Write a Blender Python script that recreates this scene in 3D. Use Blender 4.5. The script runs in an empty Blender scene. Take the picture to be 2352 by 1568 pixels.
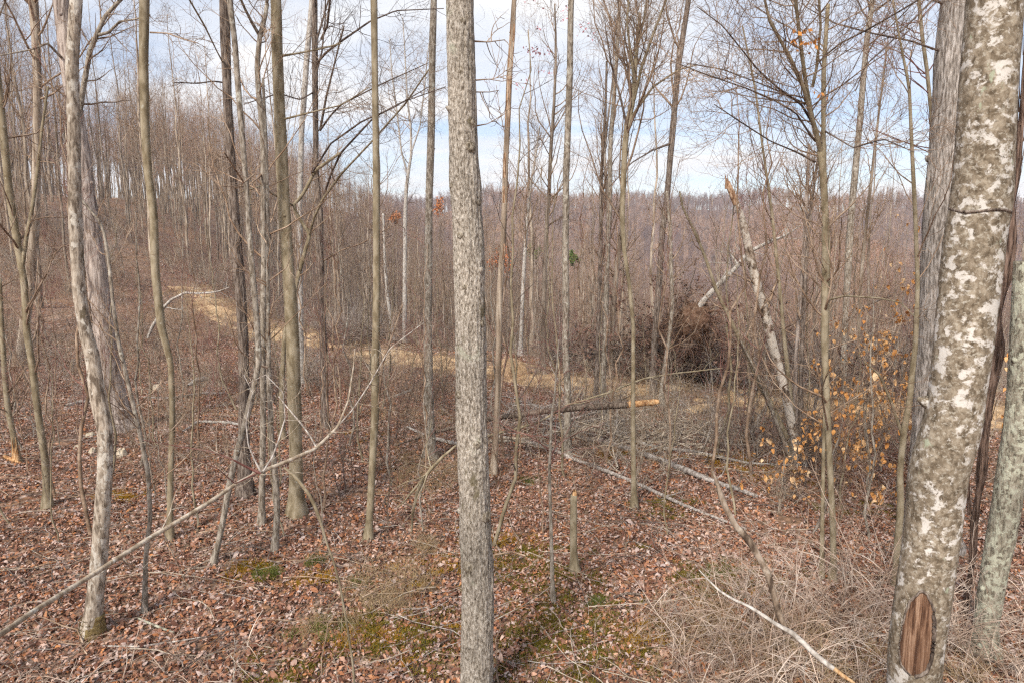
import bpy, math, random
import numpy as np

# ------------------------------------------------------------------ camera, world, sun, exposure
SC = bpy.context.scene
COL = SC.collection
CAM_H = 3.3
PITCH = math.radians(8.0)
cam_d = bpy.data.cameras.new('camera')
cam_d.lens = 24.0
cam_d.sensor_width = 36.0
cam_d.clip_start = 0.05
cam_d.clip_end = 4000.0
cam = bpy.data.objects.new('camera', cam_d)
COL.objects.link(cam)
cam.location = (0, 0, CAM_H)
cam.rotation_euler = (math.radians(90) - PITCH, 0, 0)
SC.camera = cam

SUN_EL, SUN_AZ = math.radians(42), math.radians(205)      # azimuth clockwise from +Y (view direction)
EXPOSURE = 0.86
SKY_STRENGTH = 0.088
SUN_STRENGTH = 2.9
HAZE = 0.0005

W = bpy.data.worlds.new('World')
SC.world = W
W.use_nodes = True
nt = W.node_tree
nt.nodes.clear()
def wn(t, **k):
    n = nt.nodes.new(t)
    for a, b in k.items():
        setattr(n, a, b)
    return n
w_out = wn('ShaderNodeOutputWorld')
w_bg = wn('ShaderNodeBackground')
w_bg.inputs['Strength'].default_value = SKY_STRENGTH
sky = wn('ShaderNodeTexSky', sky_type='NISHITA', sun_disc=False)
sky.sun_elevation = SUN_EL
sky.sun_rotation = SUN_AZ
sky.altitude = 300
sky.air_density = 1.0
sky.dust_density = 0.6
tc = wn('ShaderNodeTexCoord')
sep = wn('ShaderNodeSeparateXYZ')
nt.links.new(tc.outputs['Generated'], sep.inputs[0])
# project the view direction on a cloud deck: (x, y) / (z + k)
def wmath(op, a, b=None):
    m = wn('ShaderNodeMath', operation=op)
    for i, v in enumerate((a, b)):
        if v is None: continue
        if isinstance(v, (int, float)): m.inputs[i].default_value = v
        else: nt.links.new(v, m.inputs[i])
    return m.outputs[0]
zc = wmath('ADD', wmath('MAXIMUM', sep.outputs[2], 0.0), 0.10)
cx = wmath('DIVIDE', sep.outputs[0], zc)
cy = wmath('DIVIDE', sep.outputs[1], zc)
cmb = wn('ShaderNodeCombineXYZ')
nt.links.new(wmath('MULTIPLY', cx, 0.55), cmb.inputs[0])
nt.links.new(cy, cmb.inputs[1])
cn = wn('ShaderNodeTexNoise')
cn.inputs['Scale'].default_value = 0.62
cn.inputs['Detail'].default_value = 7
cn.inputs['Roughness'].default_value = 0.56
cn.inputs['Distortion'].default_value = 0.5
nt.links.new(cmb.outputs[0], cn.inputs['Vector'])
cr = wn('ShaderNodeValToRGB')
cr.color_ramp.elements[0].position = 0.39
cr.color_ramp.elements[0].color = (0.10, 0.10, 0.10, 1)
cr.color_ramp.elements[1].position = 0.57
cr.color_ramp.elements[1].color = (1, 1, 1, 1)
nt.links.new(cn.outputs['Fac'], cr.inputs[0])
cn2 = wn('ShaderNodeTexNoise')
cn2.inputs['Scale'].default_value = 2.1
cn2.inputs['Detail'].default_value = 5
nt.links.new(cmb.outputs[0], cn2.inputs['Vector'])
cc = wn('ShaderNodeValToRGB')
cc.color_ramp.elements[0].position = 0.3
cc.color_ramp.elements[0].color = (0.64, 0.67, 0.72, 1)
cc.color_ramp.elements[1].position = 0.62
cc.color_ramp.elements[1].color = (0.76, 0.76, 0.765, 1)
nt.links.new(cn2.outputs['Fac'], cc.inputs[0])
sc_ = wn('ShaderNodeVectorMath', operation='SCALE')
sc_.inputs['Scale'].default_value = 9.2
nt.links.new(cc.outputs[0], sc_.inputs[0])
mx = wn('ShaderNodeMix', data_type='RGBA')
nt.links.new(cr.outputs[0], mx.inputs[0])
skb = wn('ShaderNodeVectorMath', operation='MULTIPLY')
skb.inputs[1].default_value = (1.0, 1.0, 1.05)
nt.links.new(sky.outputs[0], skb.inputs[0])
nt.links.new(skb.outputs[0], mx.inputs[6])
nt.links.new(sc_.outputs[0], mx.inputs[7])
nt.links.new(mx.outputs[2], w_bg.inputs[0])
nt.links.new(w_bg.outputs[0], w_out.inputs[0])

sun_d = bpy.data.lights.new('sun', 'SUN')
sun_d.energy = SUN_STRENGTH
sun_d.angle = math.radians(14)
sun_d.color = (1.0, 0.92, 0.81)
sun = bpy.data.objects.new('sun', sun_d)
COL.objects.link(sun)
sun.rotation_euler = (math.radians(90) - SUN_EL, 0, math.pi - SUN_AZ)

SC.view_settings.view_transform = 'Standard'
SC.view_settings.look = 'None'
SC.view_settings.exposure = EXPOSURE
SC.view_settings.gamma = 1
SC.view_settings.use_curve_mapping = False
SC.render.engine = 'CYCLES'
SC.cycles.max_bounces = 3
SC.cycles.diffuse_bounces = 2
SC.cycles.glossy_bounces = 1
SC.cycles.transmission_bounces = 2
SC.cycles.volume_bounces = 1
SC.cycles.transparent_max_bounces = 4
SC.cycles.use_adaptive_sampling = True
SC.cycles.adaptive_threshold = 0.03
SC.cycles.use_denoising = False
SC.cycles.filter_width = 1.3

# ------------------------------------------------------------------ helpers
rng = np.random.default_rng(11)
random.seed(5)
F = 1568.0                      # focal length for coordinates in a 2352 x 1568 frame
CP, SP = math.cos(PITCH), math.sin(PITCH)

def ray(px, py):
    u = (px - 1176) / F
    v = (784 - py) / F
    return np.array([u, CP + v * SP, -SP + v * CP])
def at(px, py, Y):
    d = ray(px, py)
    t = Y / d[1]
    return np.array([0, 0, CAM_H]) + d * t, t

def hash3(ix, iy, iz):
    n = (ix * 374761393 + iy * 668265263 + iz * 2147483647 * 3 + 1274126177) & 0xffffffff
    n = ((n ^ (n >> 13)) * 1274126177) & 0xffffffff
    n = (n ^ (n >> 16)) & 0xffff
    return n / 65535.0
def vnoise(x, y, z):
    x = np.asarray(x, float); y = np.asarray(y, float); z = np.asarray(z, float)
    x, y, z = np.broadcast_arrays(x, y, z)
    ix, iy, iz = np.floor(x).astype(np.int64), np.floor(y).astype(np.int64), np.floor(z).astype(np.int64)
    fx, fy, fz = x - ix, y - iy, z - iz
    fx, fy, fz = [f * f * (3 - 2 * f) for f in (fx, fy, fz)]
    r = 0
    for dx in (0, 1):
        wx = fx if dx else 1 - fx
        for dy in (0, 1):
            wy = fy if dy else 1 - fy
            for dz in (0, 1):
                wz = fz if dz else 1 - fz
                r = r + wx * wy * wz * hash3(ix + dx, iy + dy, iz + dz)
    return r * 2 - 1
def fbm(x, y, z=0.0, o=4):
    s, a = 0, 1.0
    for i in range(o):
        s = s + a * vnoise(x * 2 ** i + 17 * i, y * 2 ** i + 5 * i, z * 2.0 ** i + 3 * i)
        a *= 0.5
    return s
def ss(a, b, x):
    t = np.clip((x - a) / (b - a), 0, 1)
    return t * t * (3 - 2 * t)

ROADX = np.array([-120, -60, -40, -20, -14.8, -8.7, -3.9, 0, 4.1, 8.7, 20, 45, 120.])
ROADY = np.array([98, 74, 60, 42, 33.5, 24.8, 20.3, 17.6, 14.5, 13.1, 11.6, 10.5, 9.])
def road_y(x):
    return np.interp(x, ROADX, ROADY)

RIDGE_PX = np.array([-3000, 600, 900, 1100, 1180, 1250, 1330, 1420, 1520, 1640, 1760, 1850, 1980, 2150, 2400, 4000])
RIDGE_PY = np.array([500, 500, 495, 476, 462, 470, 476, 470, 474, 482, 474, 488, 492, 500, 505, 520]) - 9

def HT(x, y):
    """ground height"""
    x = np.asarray(x, float); y = np.asarray(y, float)
    r = np.hypot(x, y) + 1e-6
    front = ss(-5, 25, y)
    z = 0.10 * fbm(x * 0.35, y * 0.35, 1.3, 3) + 0.035 * fbm(x * 1.7, y * 1.7, 4.4, 3)
    z = z * ss(0.5, 3, r)
    sdist = np.maximum(0, y - road_y(x) - 2.6)
    drop = -26 * (1 - np.exp(-sdist * 0.34 / 26))
    drop = drop * (0.08 + 0.92 * ss(-46, -6, x))
    z = z + drop
    crest = 9.5 + 6 * ss(80, 200, y) - 5 * ss(240, 420, y)
    hill = crest * ss(-13, -58, x) * ss(4, 60, y)
    hill = hill + 0.5 * ss(-8, -20, x) * ss(10, 30, y)
    z = z + hill
    big = 1.3 * fbm(x * 0.017, y * 0.017, 8.1, 3) * ss(40, 120, r)
    z = z + big
    # far ridge
    px = np.where(y > 0.2 * r, 1176 + F * x / np.maximum(y, 1e-3), np.where(x > 0, 4000, -3000))
    elev = (564 - np.interp(px, RIDGE_PX, RIDGE_PY)) / F
    R1 = np.interp(px, [600, 1000, 1300, 2400], [420, 430, 560, 600])
    top = elev * R1 * 1.0 + CAM_H - 7 + 2.5 * fbm(px * .006, 1.5, 2.5, 3)
    t = ss(0, 1, (r - 170) / (R1 - 170))
    t2 = ss(1.0, 1.5, r / R1)
    far = (z * (1 - t) + top * t) * (1 - t2) + (top - 30) * t2
    gul = 11.0 * fbm(x * 0.012 + 4, y * 0.012, 2.2, 3) * ss(200, 300, r) * (1 - ss(0.8, 0.98, r / R1))
    z = np.where(r > 170, (far + gul) * front + z * (1 - front), z)
    return z

def ground_at(px, py):
    d = ray(px, py)
    o = np.array([0, 0, CAM_H])
    t = np.linspace(2, 130, 6000)
    P = o[None] + d[None] * t[:, None]
    h = HT(P[:, 0], P[:, 1])
    k = np.argmax(P[:, 2] < h)
    if not (P[:, 2] < h).any(): k = len(t) - 1
    return P[k]

# ---- materials
def mat(name):
    m = bpy.data.materials.new(name)
    m.use_nodes = True
    return m
class NT:
    def __init__(s, m):
        s.t = m.node_tree
        s.b = s.t.nodes['Principled BSDF']
        s.b.inputs['Roughness'].default_value = 0.9
        s.b.inputs['Specular IOR Level'].default_value = 0.15
    def n(s, t, **k):
        n = s.t.nodes.new(t)
        for a, b in k.items(): setattr(n, a, b)
        return n
    def l(s, a, b): s.t.links.new(a, b)
    def coord(s, sc=(1, 1, 1), which='Object'):
        c = s.n('ShaderNodeTexCoord'); m = s.n('ShaderNodeMapping')
        m.inputs['Scale'].default_value = sc
        s.l(c.outputs[which], m.inputs['Vector'])
        return m.outputs[0]
    def noise(s, vec, scale, detail=4, rough=0.55, dist=0.0):
        n = s.n('ShaderNodeTexNoise')
        n.inputs['Scale'].default_value = scale
        n.inputs['Detail'].default_value = detail
        n.inputs['Roughness'].default_value = rough
        n.inputs['Distortion'].default_value = dist
        s.l(vec, n.inputs['Vector'])
        return n.outputs['Fac']
    def ramp(s, fac, stops):
        r = s.n('ShaderNodeValToRGB')
        e = r.color_ramp.elements
        while len(e) < len(stops): e.new(0.5)
        for i, (p, c) in enumerate(stops):
            e[i].position = p
            e[i].color = (c, c, c, 1) if isinstance(c, (int, float)) else (*c, 1)
        s.l(fac, r.inputs[0])
        return r.outputs[0]
    def mix(s, fac, a, b, mode='MIX'):
        m = s.n('ShaderNodeMix', data_type='RGBA', blend_type=mode)
        for i, v in ((0, fac), (6, a), (7, b)):
            if isinstance(v, (int, float)): m.inputs[i].default_value = v
            elif isinstance(v, tuple): m.inputs[i].default_value = (*v, 1)
            else: s.l(v, m.inputs[i])
        return m.outputs[2]
    def rnd(s):
        return s.n('ShaderNodeObjectInfo').outputs['Random']
    def bump(s, h, strength=0.5, dist=0.01):
        b = s.n('ShaderNodeBump')
        b.inputs['Strength'].default_value = strength
        b.inputs['Distance'].default_value = dist
        s.l(h, b.inputs['Height'])
        s.l(b.outputs[0], s.b.inputs['Normal'])
    def color(s, c):
        if isinstance(c, tuple): s.b.inputs['Base Color'].default_value = (*c, 1)
        else: s.l(c, s.b.inputs['Base Color'])

def bark(name, dark, mid, light, fscale=38, stretch=0.22, lichen=None, lamt=0.5, lscale=9, lstretch=1.0,
         moss=None, mamt=0.62, lw=.05, lr=.66, lp=.38, speck=None, bump=0.7, bdist=0.012, vary=0.0, tone=0.25, wide=0.11):
    m = mat(name); t = NT(m)
    v = t.coord((1, 1, stretch))
    n = t.noise(v, fscale, 6, 0.62, 0.3)
    c = t.ramp(n, [(0.5 - wide, dark), (0.5, mid), (0.5 + wide, light)])
    v2 = t.coord((1, 1, lstretch))
    if speck:
        sn = t.noise(t.coord((1, 1, 1.3)), lscale * 3.1, 5, .7, .2)
        c = t.mix(t.ramp(sn, [(.54, 0.0), (.60, .7)]), c, speck)
        dn = t.noise(t.coord((1, 1, .9)), lscale * 1.2 + 3, 5, .7, .3)
        c = t.mix(t.ramp(dn, [(.56, 0.0), (.66, .75)]), c, tuple(q * .8 for q in dark))
    if lichen:
        ln = t.noise(v2, lscale, 7, lr, 0.25)
        patch = t.noise(v2, lscale * .3, 3, .5, 0.2)
        ln = t.mix(lp, ln, patch)
        mask = t.ramp(ln, [(lamt, 0.0), (lamt + lw, 1.0)])
        c = t.mix(mask, c, lichen)
    if moss:
        mn = t.noise(t.coord((1, 1, 0.6)), lscale * 0.55 + 1.7, 4, 0.65, 0.2)
        mask = t.ramp(mn, [(mamt, 0.0), (mamt + 0.05, 0.85)])
        c = t.mix(mask, c, moss)
    big = t.noise(t.coord((1, 1, 0.5)), 2.3, 3, 0.5)
    g = t.ramp(big, [(0.3, 1 - tone), (0.7, 1 + tone * 0.6)])
    c = t.mix(1.0, c, g, 'MULTIPLY')
    if vary:
        rv = t.ramp(t.rnd(), [(0.0, (1 - vary, 1 - vary, 1 - vary * .9)), (0.5, (1, 1, 1)), (1.0, (1 + vary, 1 + vary * .96, 1 + vary * .9))])
        c = t.mix(1.0, c, rv, 'MULTIPLY')
    t.color(c)
    t.bump(n, bump, bdist)
    return m

M = {}
M['furrow'] = bark('grey_furrowed_bark', (.125, .10, .075), (.37, .325, .27), (.60, .55, .485), 80, 0.42,
                   lichen=(.46, .47, .37), lamt=0.57, lscale=6, lw=.09, lp=.45, moss=(.15, .125, .075), mamt=0.60, bump=1.0, bdist=0.02, wide=.15, tone=.38)
M['spotted'] = bark('brown_bark_with_white_lichen', (.09, .068, .045), (.20, .16, .115), (.33, .28, .215), 34, 0.8,
                    lichen=(.56, .53, .49), lamt=0.527, lscale=16, lstretch=1.15, lw=.05, lr=.68, lp=.2, speck=(.42, .385, .32), moss=(.34, .37, .27), mamt=0.655, bump=0.5, bdist=0.006, wide=.15)
M['hickory'] = bark('grey_braided_bark', (.13, .11, .095), (.30, .265, .235), (.47, .43, .40), 55, 0.16,
                    lichen=(.34, .37, .30), lamt=0.66, lscale=5, bump=1.0, bdist=0.02, wide=.12)
M['crusty'] = bark('bark_crusted_with_pale_green_lichen', (.10, .085, .065), (.24, .21, .16), (.34, .31, .25), 40, 0.3,
                   lichen=(.43, .43, .34), lamt=0.495, lscale=26, lw=.06, lp=.25, speck=(.36, .37, .29), bump=1.0, bdist=0.02)
M['flaky'] = bark('pale_flaky_bark_with_lichen', (.13, .10, .075), (.32, .265, .21), (.46, .40, .33), 34, 0.28,
                  lichen=(.52, .48, .42), lamt=0.52, lscale=17, lstretch=.7, moss=(.12, .095, .06), mamt=0.63, bump=0.8)
M['shag'] = bark('pinkish_plated_bark', (.15, .115, .10), (.33, .27, .235), (.50, .43, .385), 26, 0.12,
                 lichen=(.50, .46, .43), lamt=0.60, lscale=7, lstretch=.5, bump=1.0, bdist=0.02)
M['olive'] = bark('smooth_olive_bark', (.17, .135, .085), (.255, .21, .14), (.335, .285, .205), 14, 0.4,
                  lichen=(.44, .42, .35), lamt=0.615, lscale=32, lstretch=.8, bump=0.35, bdist=0.004, tone=.2)
M['dark'] = bark('dark_furrowed_bark', (.07, .052, .042), (.18, .14, .115), (.31, .26, .22), 46, 0.15,
                 lichen=(.34, .31, .27), lamt=0.63, lscale=10, bump=1.0, bdist=0.02)
M['grey'] = bark('grey_brown_bark', (.14, .112, .085), (.275, .235, .19), (.40, .355, .30), 36, 0.3,
                 lichen=(.46, .44, .38), lamt=0.57, lscale=15, moss=(.11, .085, .055), mamt=0.62, bump=0.8)
M['pale'] = bark('pale_grey_bark', (.25, .22, .19), (.40, .365, .33), (.55, .52, .48), 30, 0.5,
                 lichen=(.17, .145, .12), lamt=0.62, lscale=13, bump=0.4)
M['forest'] = bark('forest_bark', (.13, .095, .068), (.265, .21, .16), (.43, .365, .295), 9, 0.1, vary=0.3, bump=0.3, bdist=.02)
M['twig'] = bark('twig_bark', (.16, .105, .07), (.28, .195, .135), (.42, .32, .24), 6, 1.0, vary=0.2, bump=0.2)
M['twigdark'] = bark('dark_twig_bark', (.075, .055, .048), (.125, .095, .08), (.20, .16, .135), 6, 1.0, bump=0.2)
M['twiggrey'] = bark('weathered_grey_wood', (.17, .14, .12), (.33, .29, .26), (.50, .46, .42), 30, .4, bump=.5, vary=.2)
M['twigred'] = bark('reddish_shoot_bark', (.15, .065, .055), (.25, .12, .10), (.33, .19, .16), 6, 1.0, bump=0.2)
M['tanlimb'] = bark('tan_grey_bark', (.24, .18, .125), (.38, .31, .235), (.52, .45, .37), 22, .5, lichen=(.52, .5, .45), lamt=.57, lscale=30, bump=.5)
M['darklog'] = bark('dark_log_bark', (.05, .036, .028), (.12, .09, .07), (.22, .18, .145), 46, .3, bump=1, bdist=.02)
M['snagpale'] = bark('pale_patchy_snag_bark', (.08, .055, .04), (.24, .18, .13), (.40, .33, .27), 20, .5, lichen=(.56, .50, .43), lamt=.475, lscale=8, lw=.05, bump=.6)
M['snagbark'] = bark('patchy_snag_bark', (.08, .055, .04), (.22, .165, .12), (.38, .31, .25), 20, .5, lichen=(.46, .40, .33), lamt=.54, lscale=11, lw=.06, bump=.8)
M['scar'] = bark('dark_branch_scar', (.10, .08, .055), (.22, .185, .14), (.38, .34, .28), 70, .6, bump=1)
M['straw'] = bark('dry_bramble_cane', (.32, .22, .16), (.50, .38, .30), (.64, .54, .46), 3.0, 1.0, bump=0.2, tone=.5, vary=.15)
M['vine'] = bark('shredded_vine_bark', (.04, .025, .02), (.13, .085, .065), (.24, .165, .13), 60, 0.08, bump=1.0, bdist=.02)
M['faroff'] = bark('distant_tree_bark', (.19, .13, .105), (.29, .205, .165), (.41, .305, .25), 0.7, 0.3, vary=0.42, bump=0.0)
M['wood'] = bark('raw_split_wood', (.13, .065, .035), (.37, .22, .13), (.62, .46, .33), 48, 0.12, bump=0.8, tone=.3)
M['oldwood'] = bark('weathered_heartwood', (.07, .035, .022), (.19, .105, .065), (.34, .22, .15), 70, 0.05, bump=1.0, tone=.4)
M['orangewood'] = bark('fresh_orange_wood', (.22, .10, .045), (.50, .27, .12), (.70, .48, .27), 55, .12, bump=1, tone=.5)

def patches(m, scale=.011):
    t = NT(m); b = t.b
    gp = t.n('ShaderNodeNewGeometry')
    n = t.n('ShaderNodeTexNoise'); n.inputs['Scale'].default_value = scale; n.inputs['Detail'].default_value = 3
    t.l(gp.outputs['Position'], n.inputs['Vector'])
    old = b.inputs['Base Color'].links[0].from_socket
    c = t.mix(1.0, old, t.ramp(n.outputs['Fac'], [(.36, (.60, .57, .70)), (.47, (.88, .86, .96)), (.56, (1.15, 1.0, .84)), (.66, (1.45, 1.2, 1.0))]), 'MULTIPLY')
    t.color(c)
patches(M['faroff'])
def litter_mat():
    m = mat('leaf_litter_ground'); t = NT(m)
    v = t.coord()
    vor = t.n('ShaderNodeTexVoronoi', feature='F1')
    vor.inputs['Scale'].default_value = 11
    vor.inputs['Randomness'].default_value = 1
    dn = t.n('ShaderNodeTexNoise'); dn.inputs['Scale'].default_value = 9
    t.l(v, dn.inputs['Vector'])
    add = t.n('ShaderNodeVectorMath', operation='MULTIPLY_ADD')
    add.inputs[1].default_value = (.12, .12, .12)
    t.l(dn.outputs['Color'], add.inputs[0]); t.l(v, add.inputs[2])
    t.l(add.outputs[0], vor.inputs['Vector'])
    sepc = t.n('ShaderNodeSeparateColor')
    t.l(vor.outputs['Color'], sepc.inputs[0])
    c = t.ramp(sepc.outputs[0], [(0.0, (.10, .06, .045)), (.25, (.20, .12, .085)), (.5, (.31, .195, .14)), (.72, (.35, .175, .085)),
                                  (.9, (.42, .31, .26)), (1.0, (.50, .39, .34))])
    edge = t.ramp(vor.outputs['Distance'], [(0.25, 1.0), (0.75, 0.45)])
    c = t.mix(1.0, c, edge, 'MULTIPLY')
    b = t.noise(v, 0.35, 5, .6)
    c = t.mix(t.ramp(b, [(.45, 0.0), (.62, .45)]), c, (.30, .215, .15))
    o = t.noise(v, 0.11, 4, .6)
    c = t.mix(t.ramp(o, [(.5, 0.0), (.6, .45)]), c, (.30, .165, .085))
    # moss shows through the thin litter in the near foreground clearing
    gm = t.noise(v, 0.9, 5, .7, .3)
    sx = t.n('ShaderNodeSeparateXYZ'); t.l(v, sx.inputs[0])
    near = t.ramp(t_map(t, sx.outputs[1], 3.5, 8.5), [(0.0, 1.0), (1.0, 0.0)])
    gmask = t.mix(1.0, t.ramp(gm, [(.62, 0.0), (.72, .45)]), near, 'MULTIPLY')
    c = t.mix(gmask, c, t.ramp(t.noise(v, 30, 3), [(.4, (.07, .055, .015)), (.6, (.14, .13, .035))]))
    t.color(c)
    t.bump(vor.outputs['Distance'], 0.7, 0.03)
    return m
def t_map(t, val, a, b):
    mr = t.n('ShaderNodeMapRange')
    mr.inputs[1].default_value = a; mr.inputs[2].default_value = b
    t.l(val, mr.inputs[0])
    return mr.outputs[0]
M['ground'] = litter_mat()

def simple(name, stops, scale=8, detail=5, bump=.6, bdist=.02, rnd=False, sc=(1, 1, 1), extra=None):
    m = mat(name); t = NT(m)
    v = t.coord(sc)
    n = t.noise(v, scale, detail, .62, .2)
    if rnd:
        c = t.ramp(t.rnd(), stops)
        g = t.ramp(n, [(.3, .75), (.7, 1.15)])
        c = t.mix(1.0, c, g, 'MULTIPLY')
    else:
        c = t.ramp(n, stops)
    t.color(c)
    if bump: t.bump(n, bump, bdist)
    return m
M['road'] = simple('straw_covered_dirt', [(.32, (.26, .155, .085)), (.45, (.44, .29, .165)), (.58, (.58, .41, .24)), (.7, (.68, .53, .35))], 5.5, 8, .9, .04, sc=(1, .45, 1))
M['leaf'] = simple('dead_oak_leaf', [(0.0, (.09, .042, .03)), (.16, (.19, .088, .06)), (.38, (.31, .162, .11)), (.54, (.36, .145, .062)),
                                     (.70, (.42, .29, .245)), (.85, (.53, .42, .385)), (.93, (.48, .21, .085)), (1.0, (.64, .53, .48))], 14, 3, .4, .004, rnd=True)
def thin_leaf(name, stops):
    m = simple(name, stops, 20, 3, .3, .003, rnd=True)
    m.node_tree.nodes['Principled BSDF'].inputs['Transmission Weight'].default_value = 0
    m.node_tree.nodes['Principled BSDF'].inputs['Subsurface Weight'].default_value = 0
    return m
M['beech'] = thin_leaf('orange_beech_leaf', [(0.0, (.55, .24, .07)), (.4, (.66, .33, .11)), (.75, (.70, .42, .20)), (1.0, (.74, .54, .33))])
M['pink'] = thin_leaf('withered_pink_leaf', [(0.0, (.33, .10, .13)), (1.0, (.50, .22, .26))])
M['orangeleaf'] = thin_leaf('russet_leaf', [(0.0, (.50, .16, .06)), (1.0, (.62, .28, .10))])
M['green'] = thin_leaf('pine_green_needle', [(0.0, (.09, .15, .03)), (1.0, (.20, .27, .06))])
M['brownleaf'] = thin_leaf('dark_brown_leaf', [(0.0, (.09, .05, .036)), (1.0, (.23, .14, .105))])
M['moss'] = simple('yellow_green_moss', [(.3, (.07, .05, .008)), (.5, (.17, .13, .02)), (.7, (.17, .17, .035))], 6, 4, .6, .02)
M['mossorange'] = simple('golden_moss', [(.3, (.20, .09, .008)), (.5, (.36, .19, .02)), (.7, (.28, .22, .03))], 9, 4, .6, .02)
M['grassgreen'] = simple('short_green_grass', [(0.0, (.08, .11, .02)), (1.0, (.20, .22, .06))], 6, 3, 0, rnd=True)
M['grass'] = simple('dry_straw_grass', [(0.0, (.28, .19, .10)), (.5, (.42, .30, .17)), (1.0, (.54, .42, .27))], 6, 3, 0, rnd=True)
M['stone'] = simple('pale_sandstone', [(.3, (.33, .27, .19)), (.5, (.50, .43, .33)), (.7, (.60, .54, .44))], 14, 6, .7, .02)
M['footmoss'] = simple('dull_golden_moss', [(.3, (.10, .07, .03)), (.5, (.20, .145, .065)), (.7, (.25, .20, .10))], 30, 5, .8, .02)
M['rootearth'] = simple('red_brown_soil', [(.3, (.06, .032, .022)), (.5, (.13, .075, .05)), (.7, (.22, .14, .095))], 11, 7, 1.0, .06)
M['rootwood'] = bark('root_bark', (.08, .045, .032), (.17, .10, .07), (.27, .18, .13), 20, .5, bump=.3)
M['earth'] = simple('tan_earth', [(.3, (.28, .18, .10)), (.5, (.43, .29, .17)), (.7, (.55, .40, .27))], 9, 6, .9, .05)

# ---- mesh building
class MB:
    def __init__(s):
        s.V = []; s.Q = []; s.Tr = []; s.n = 0
    def add(s, v, q=None, tr=None):
        v = np.asarray(v, float).reshape(-1, 3)
        if q is not None and len(q): s.Q.append(np.asarray(q, np.int64).reshape(-1, 4) + s.n)
        if tr is not None and len(tr): s.Tr.append(np.asarray(tr, np.int64).reshape(-1, 3) + s.n)
        s.V.append(v); s.n += len(v)
    def tubes(s, P, R, seg=5, rough=None):
        """P (N,K,3), R (N,K)"""
        P = np.asarray(P, float); R = np.asarray(R, float)
        if P.ndim == 2: P = P[None]; R = R[None]
        N, K, _ = P.shape
        if N == 0: return
        T = np.gradient(P, axis=1)
        T /= np.linalg.norm(T, axis=2, keepdims=True) + 1e-9
        mean = T.mean(axis=1)
        ref = np.where(np.abs(mean[:, 2:3]) < 0.8, np.array([[0, 0, 1.]]), np.array([[1., 0, 0]]))[:, None, :]
        A = np.cross(T, ref); A /= np.linalg.norm(A, axis=2, keepdims=True) + 1e-9
        B = np.cross(T, A)
        th = np.arange(seg) * 2 * math.pi / seg
        rr = np.broadcast_to(R[:, :, None], (N, K, seg))
        if rough is not None: rr = rr * rough(P, th)
        V = P[:, :, None, :] + rr[..., None] * (A[:, :, None, :] * np.cos(th)[None, None, :, None] + B[:, :, None, :] * np.sin(th)[None, None, :, None])
        k = np.arange(K - 1)[:, None]; j = np.arange(seg)[None, :]; j2 = (j + 1) % seg
        q = np.stack([k * seg + j, k * seg + j2, (k + 1) * seg + j2, (k + 1) * seg + j], axis=-1).reshape(-1, 4)
        Q = (q[None] + (np.arange(N) * K * seg)[:, None, None]).reshape(-1, 4)
        s.add(V.reshape(-1, 3), Q)
        if seg > 5:      # close the top end
            c0 = s.n
            base = (c0 - N * K * seg) + np.arange(N) * K * seg + (K - 1) * seg
            for i in range(N):
                tipi = s.n
                s.V.append(P[i, -1][None]); s.n += 1
                jj = np.arange(seg)
                s.Tr.append(np.stack([base[i] + jj, base[i] + (jj + 1) % seg, np.full(seg, tipi)], axis=1))
    def mesh(s, name, m, smooth=True):
        me = bpy.data.meshes.new(name)
        V = np.concatenate(s.V) if s.V else np.zeros((0, 3))
        Q = np.concatenate(s.Q) if s.Q else np.zeros((0, 4), np.int64)
        Tr = np.concatenate(s.Tr) if s.Tr else np.zeros((0, 3), np.int64)
        me.vertices.add(len(V)); me.vertices.foreach_set('co', V.astype(np.float32).ravel())
        nl = len(Q) * 4 + len(Tr) * 3
        me.loops.add(nl)
        me.loops.foreach_set('vertex_index', np.concatenate([Q.ravel(), Tr.ravel()]).astype(np.int32))
        me.polygons.add(len(Q) + len(Tr))
        st = np.concatenate([np.arange(len(Q)) * 4, len(Q) * 4 + np.arange(len(Tr)) * 3]).astype(np.int32)
        me.polygons.foreach_set('loop_start', st)
        me.polygons.foreach_set('use_smooth', np.full(len(Q) + len(Tr), smooth))
        me.update(calc_edges=True)
        me.materials.append(M[m] if isinstance(m, str) else m)
        return me

def thing(name, label, cat, loc=(0, 0, 0), group=None, rz=0.0):
    o = bpy.data.objects.new(name, None)
    o.empty_display_size = 0.1
    COL.objects.link(o)
    o.location = tuple(float(c) for c in loc)
    o.rotation_euler = (0, 0, rz)
    o['label'] = label; o['category'] = cat
    if group: o['group'] = group
    return o
def part(name, me, parent, label=None, kind=None):
    o = bpy.data.objects.new(name, me)
    COL.objects.link(o)
    o.parent = parent
    if label: o['label'] = label
    if kind: o['kind'] = kind
    return o
def single(name, me, label=None, cat=None, loc=(0, 0, 0), group=None, kind=None, rz=0.0):
    o = bpy.data.objects.new(name, me)
    COL.objects.link(o)
    o.location = tuple(float(c) for c in loc)
    o.rotation_euler = (0, 0, rz)
    if label: o['label'] = label
    if cat: o['category'] = cat
    if group: o['group'] = group
    if kind: o['kind'] = kind
    return o

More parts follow.
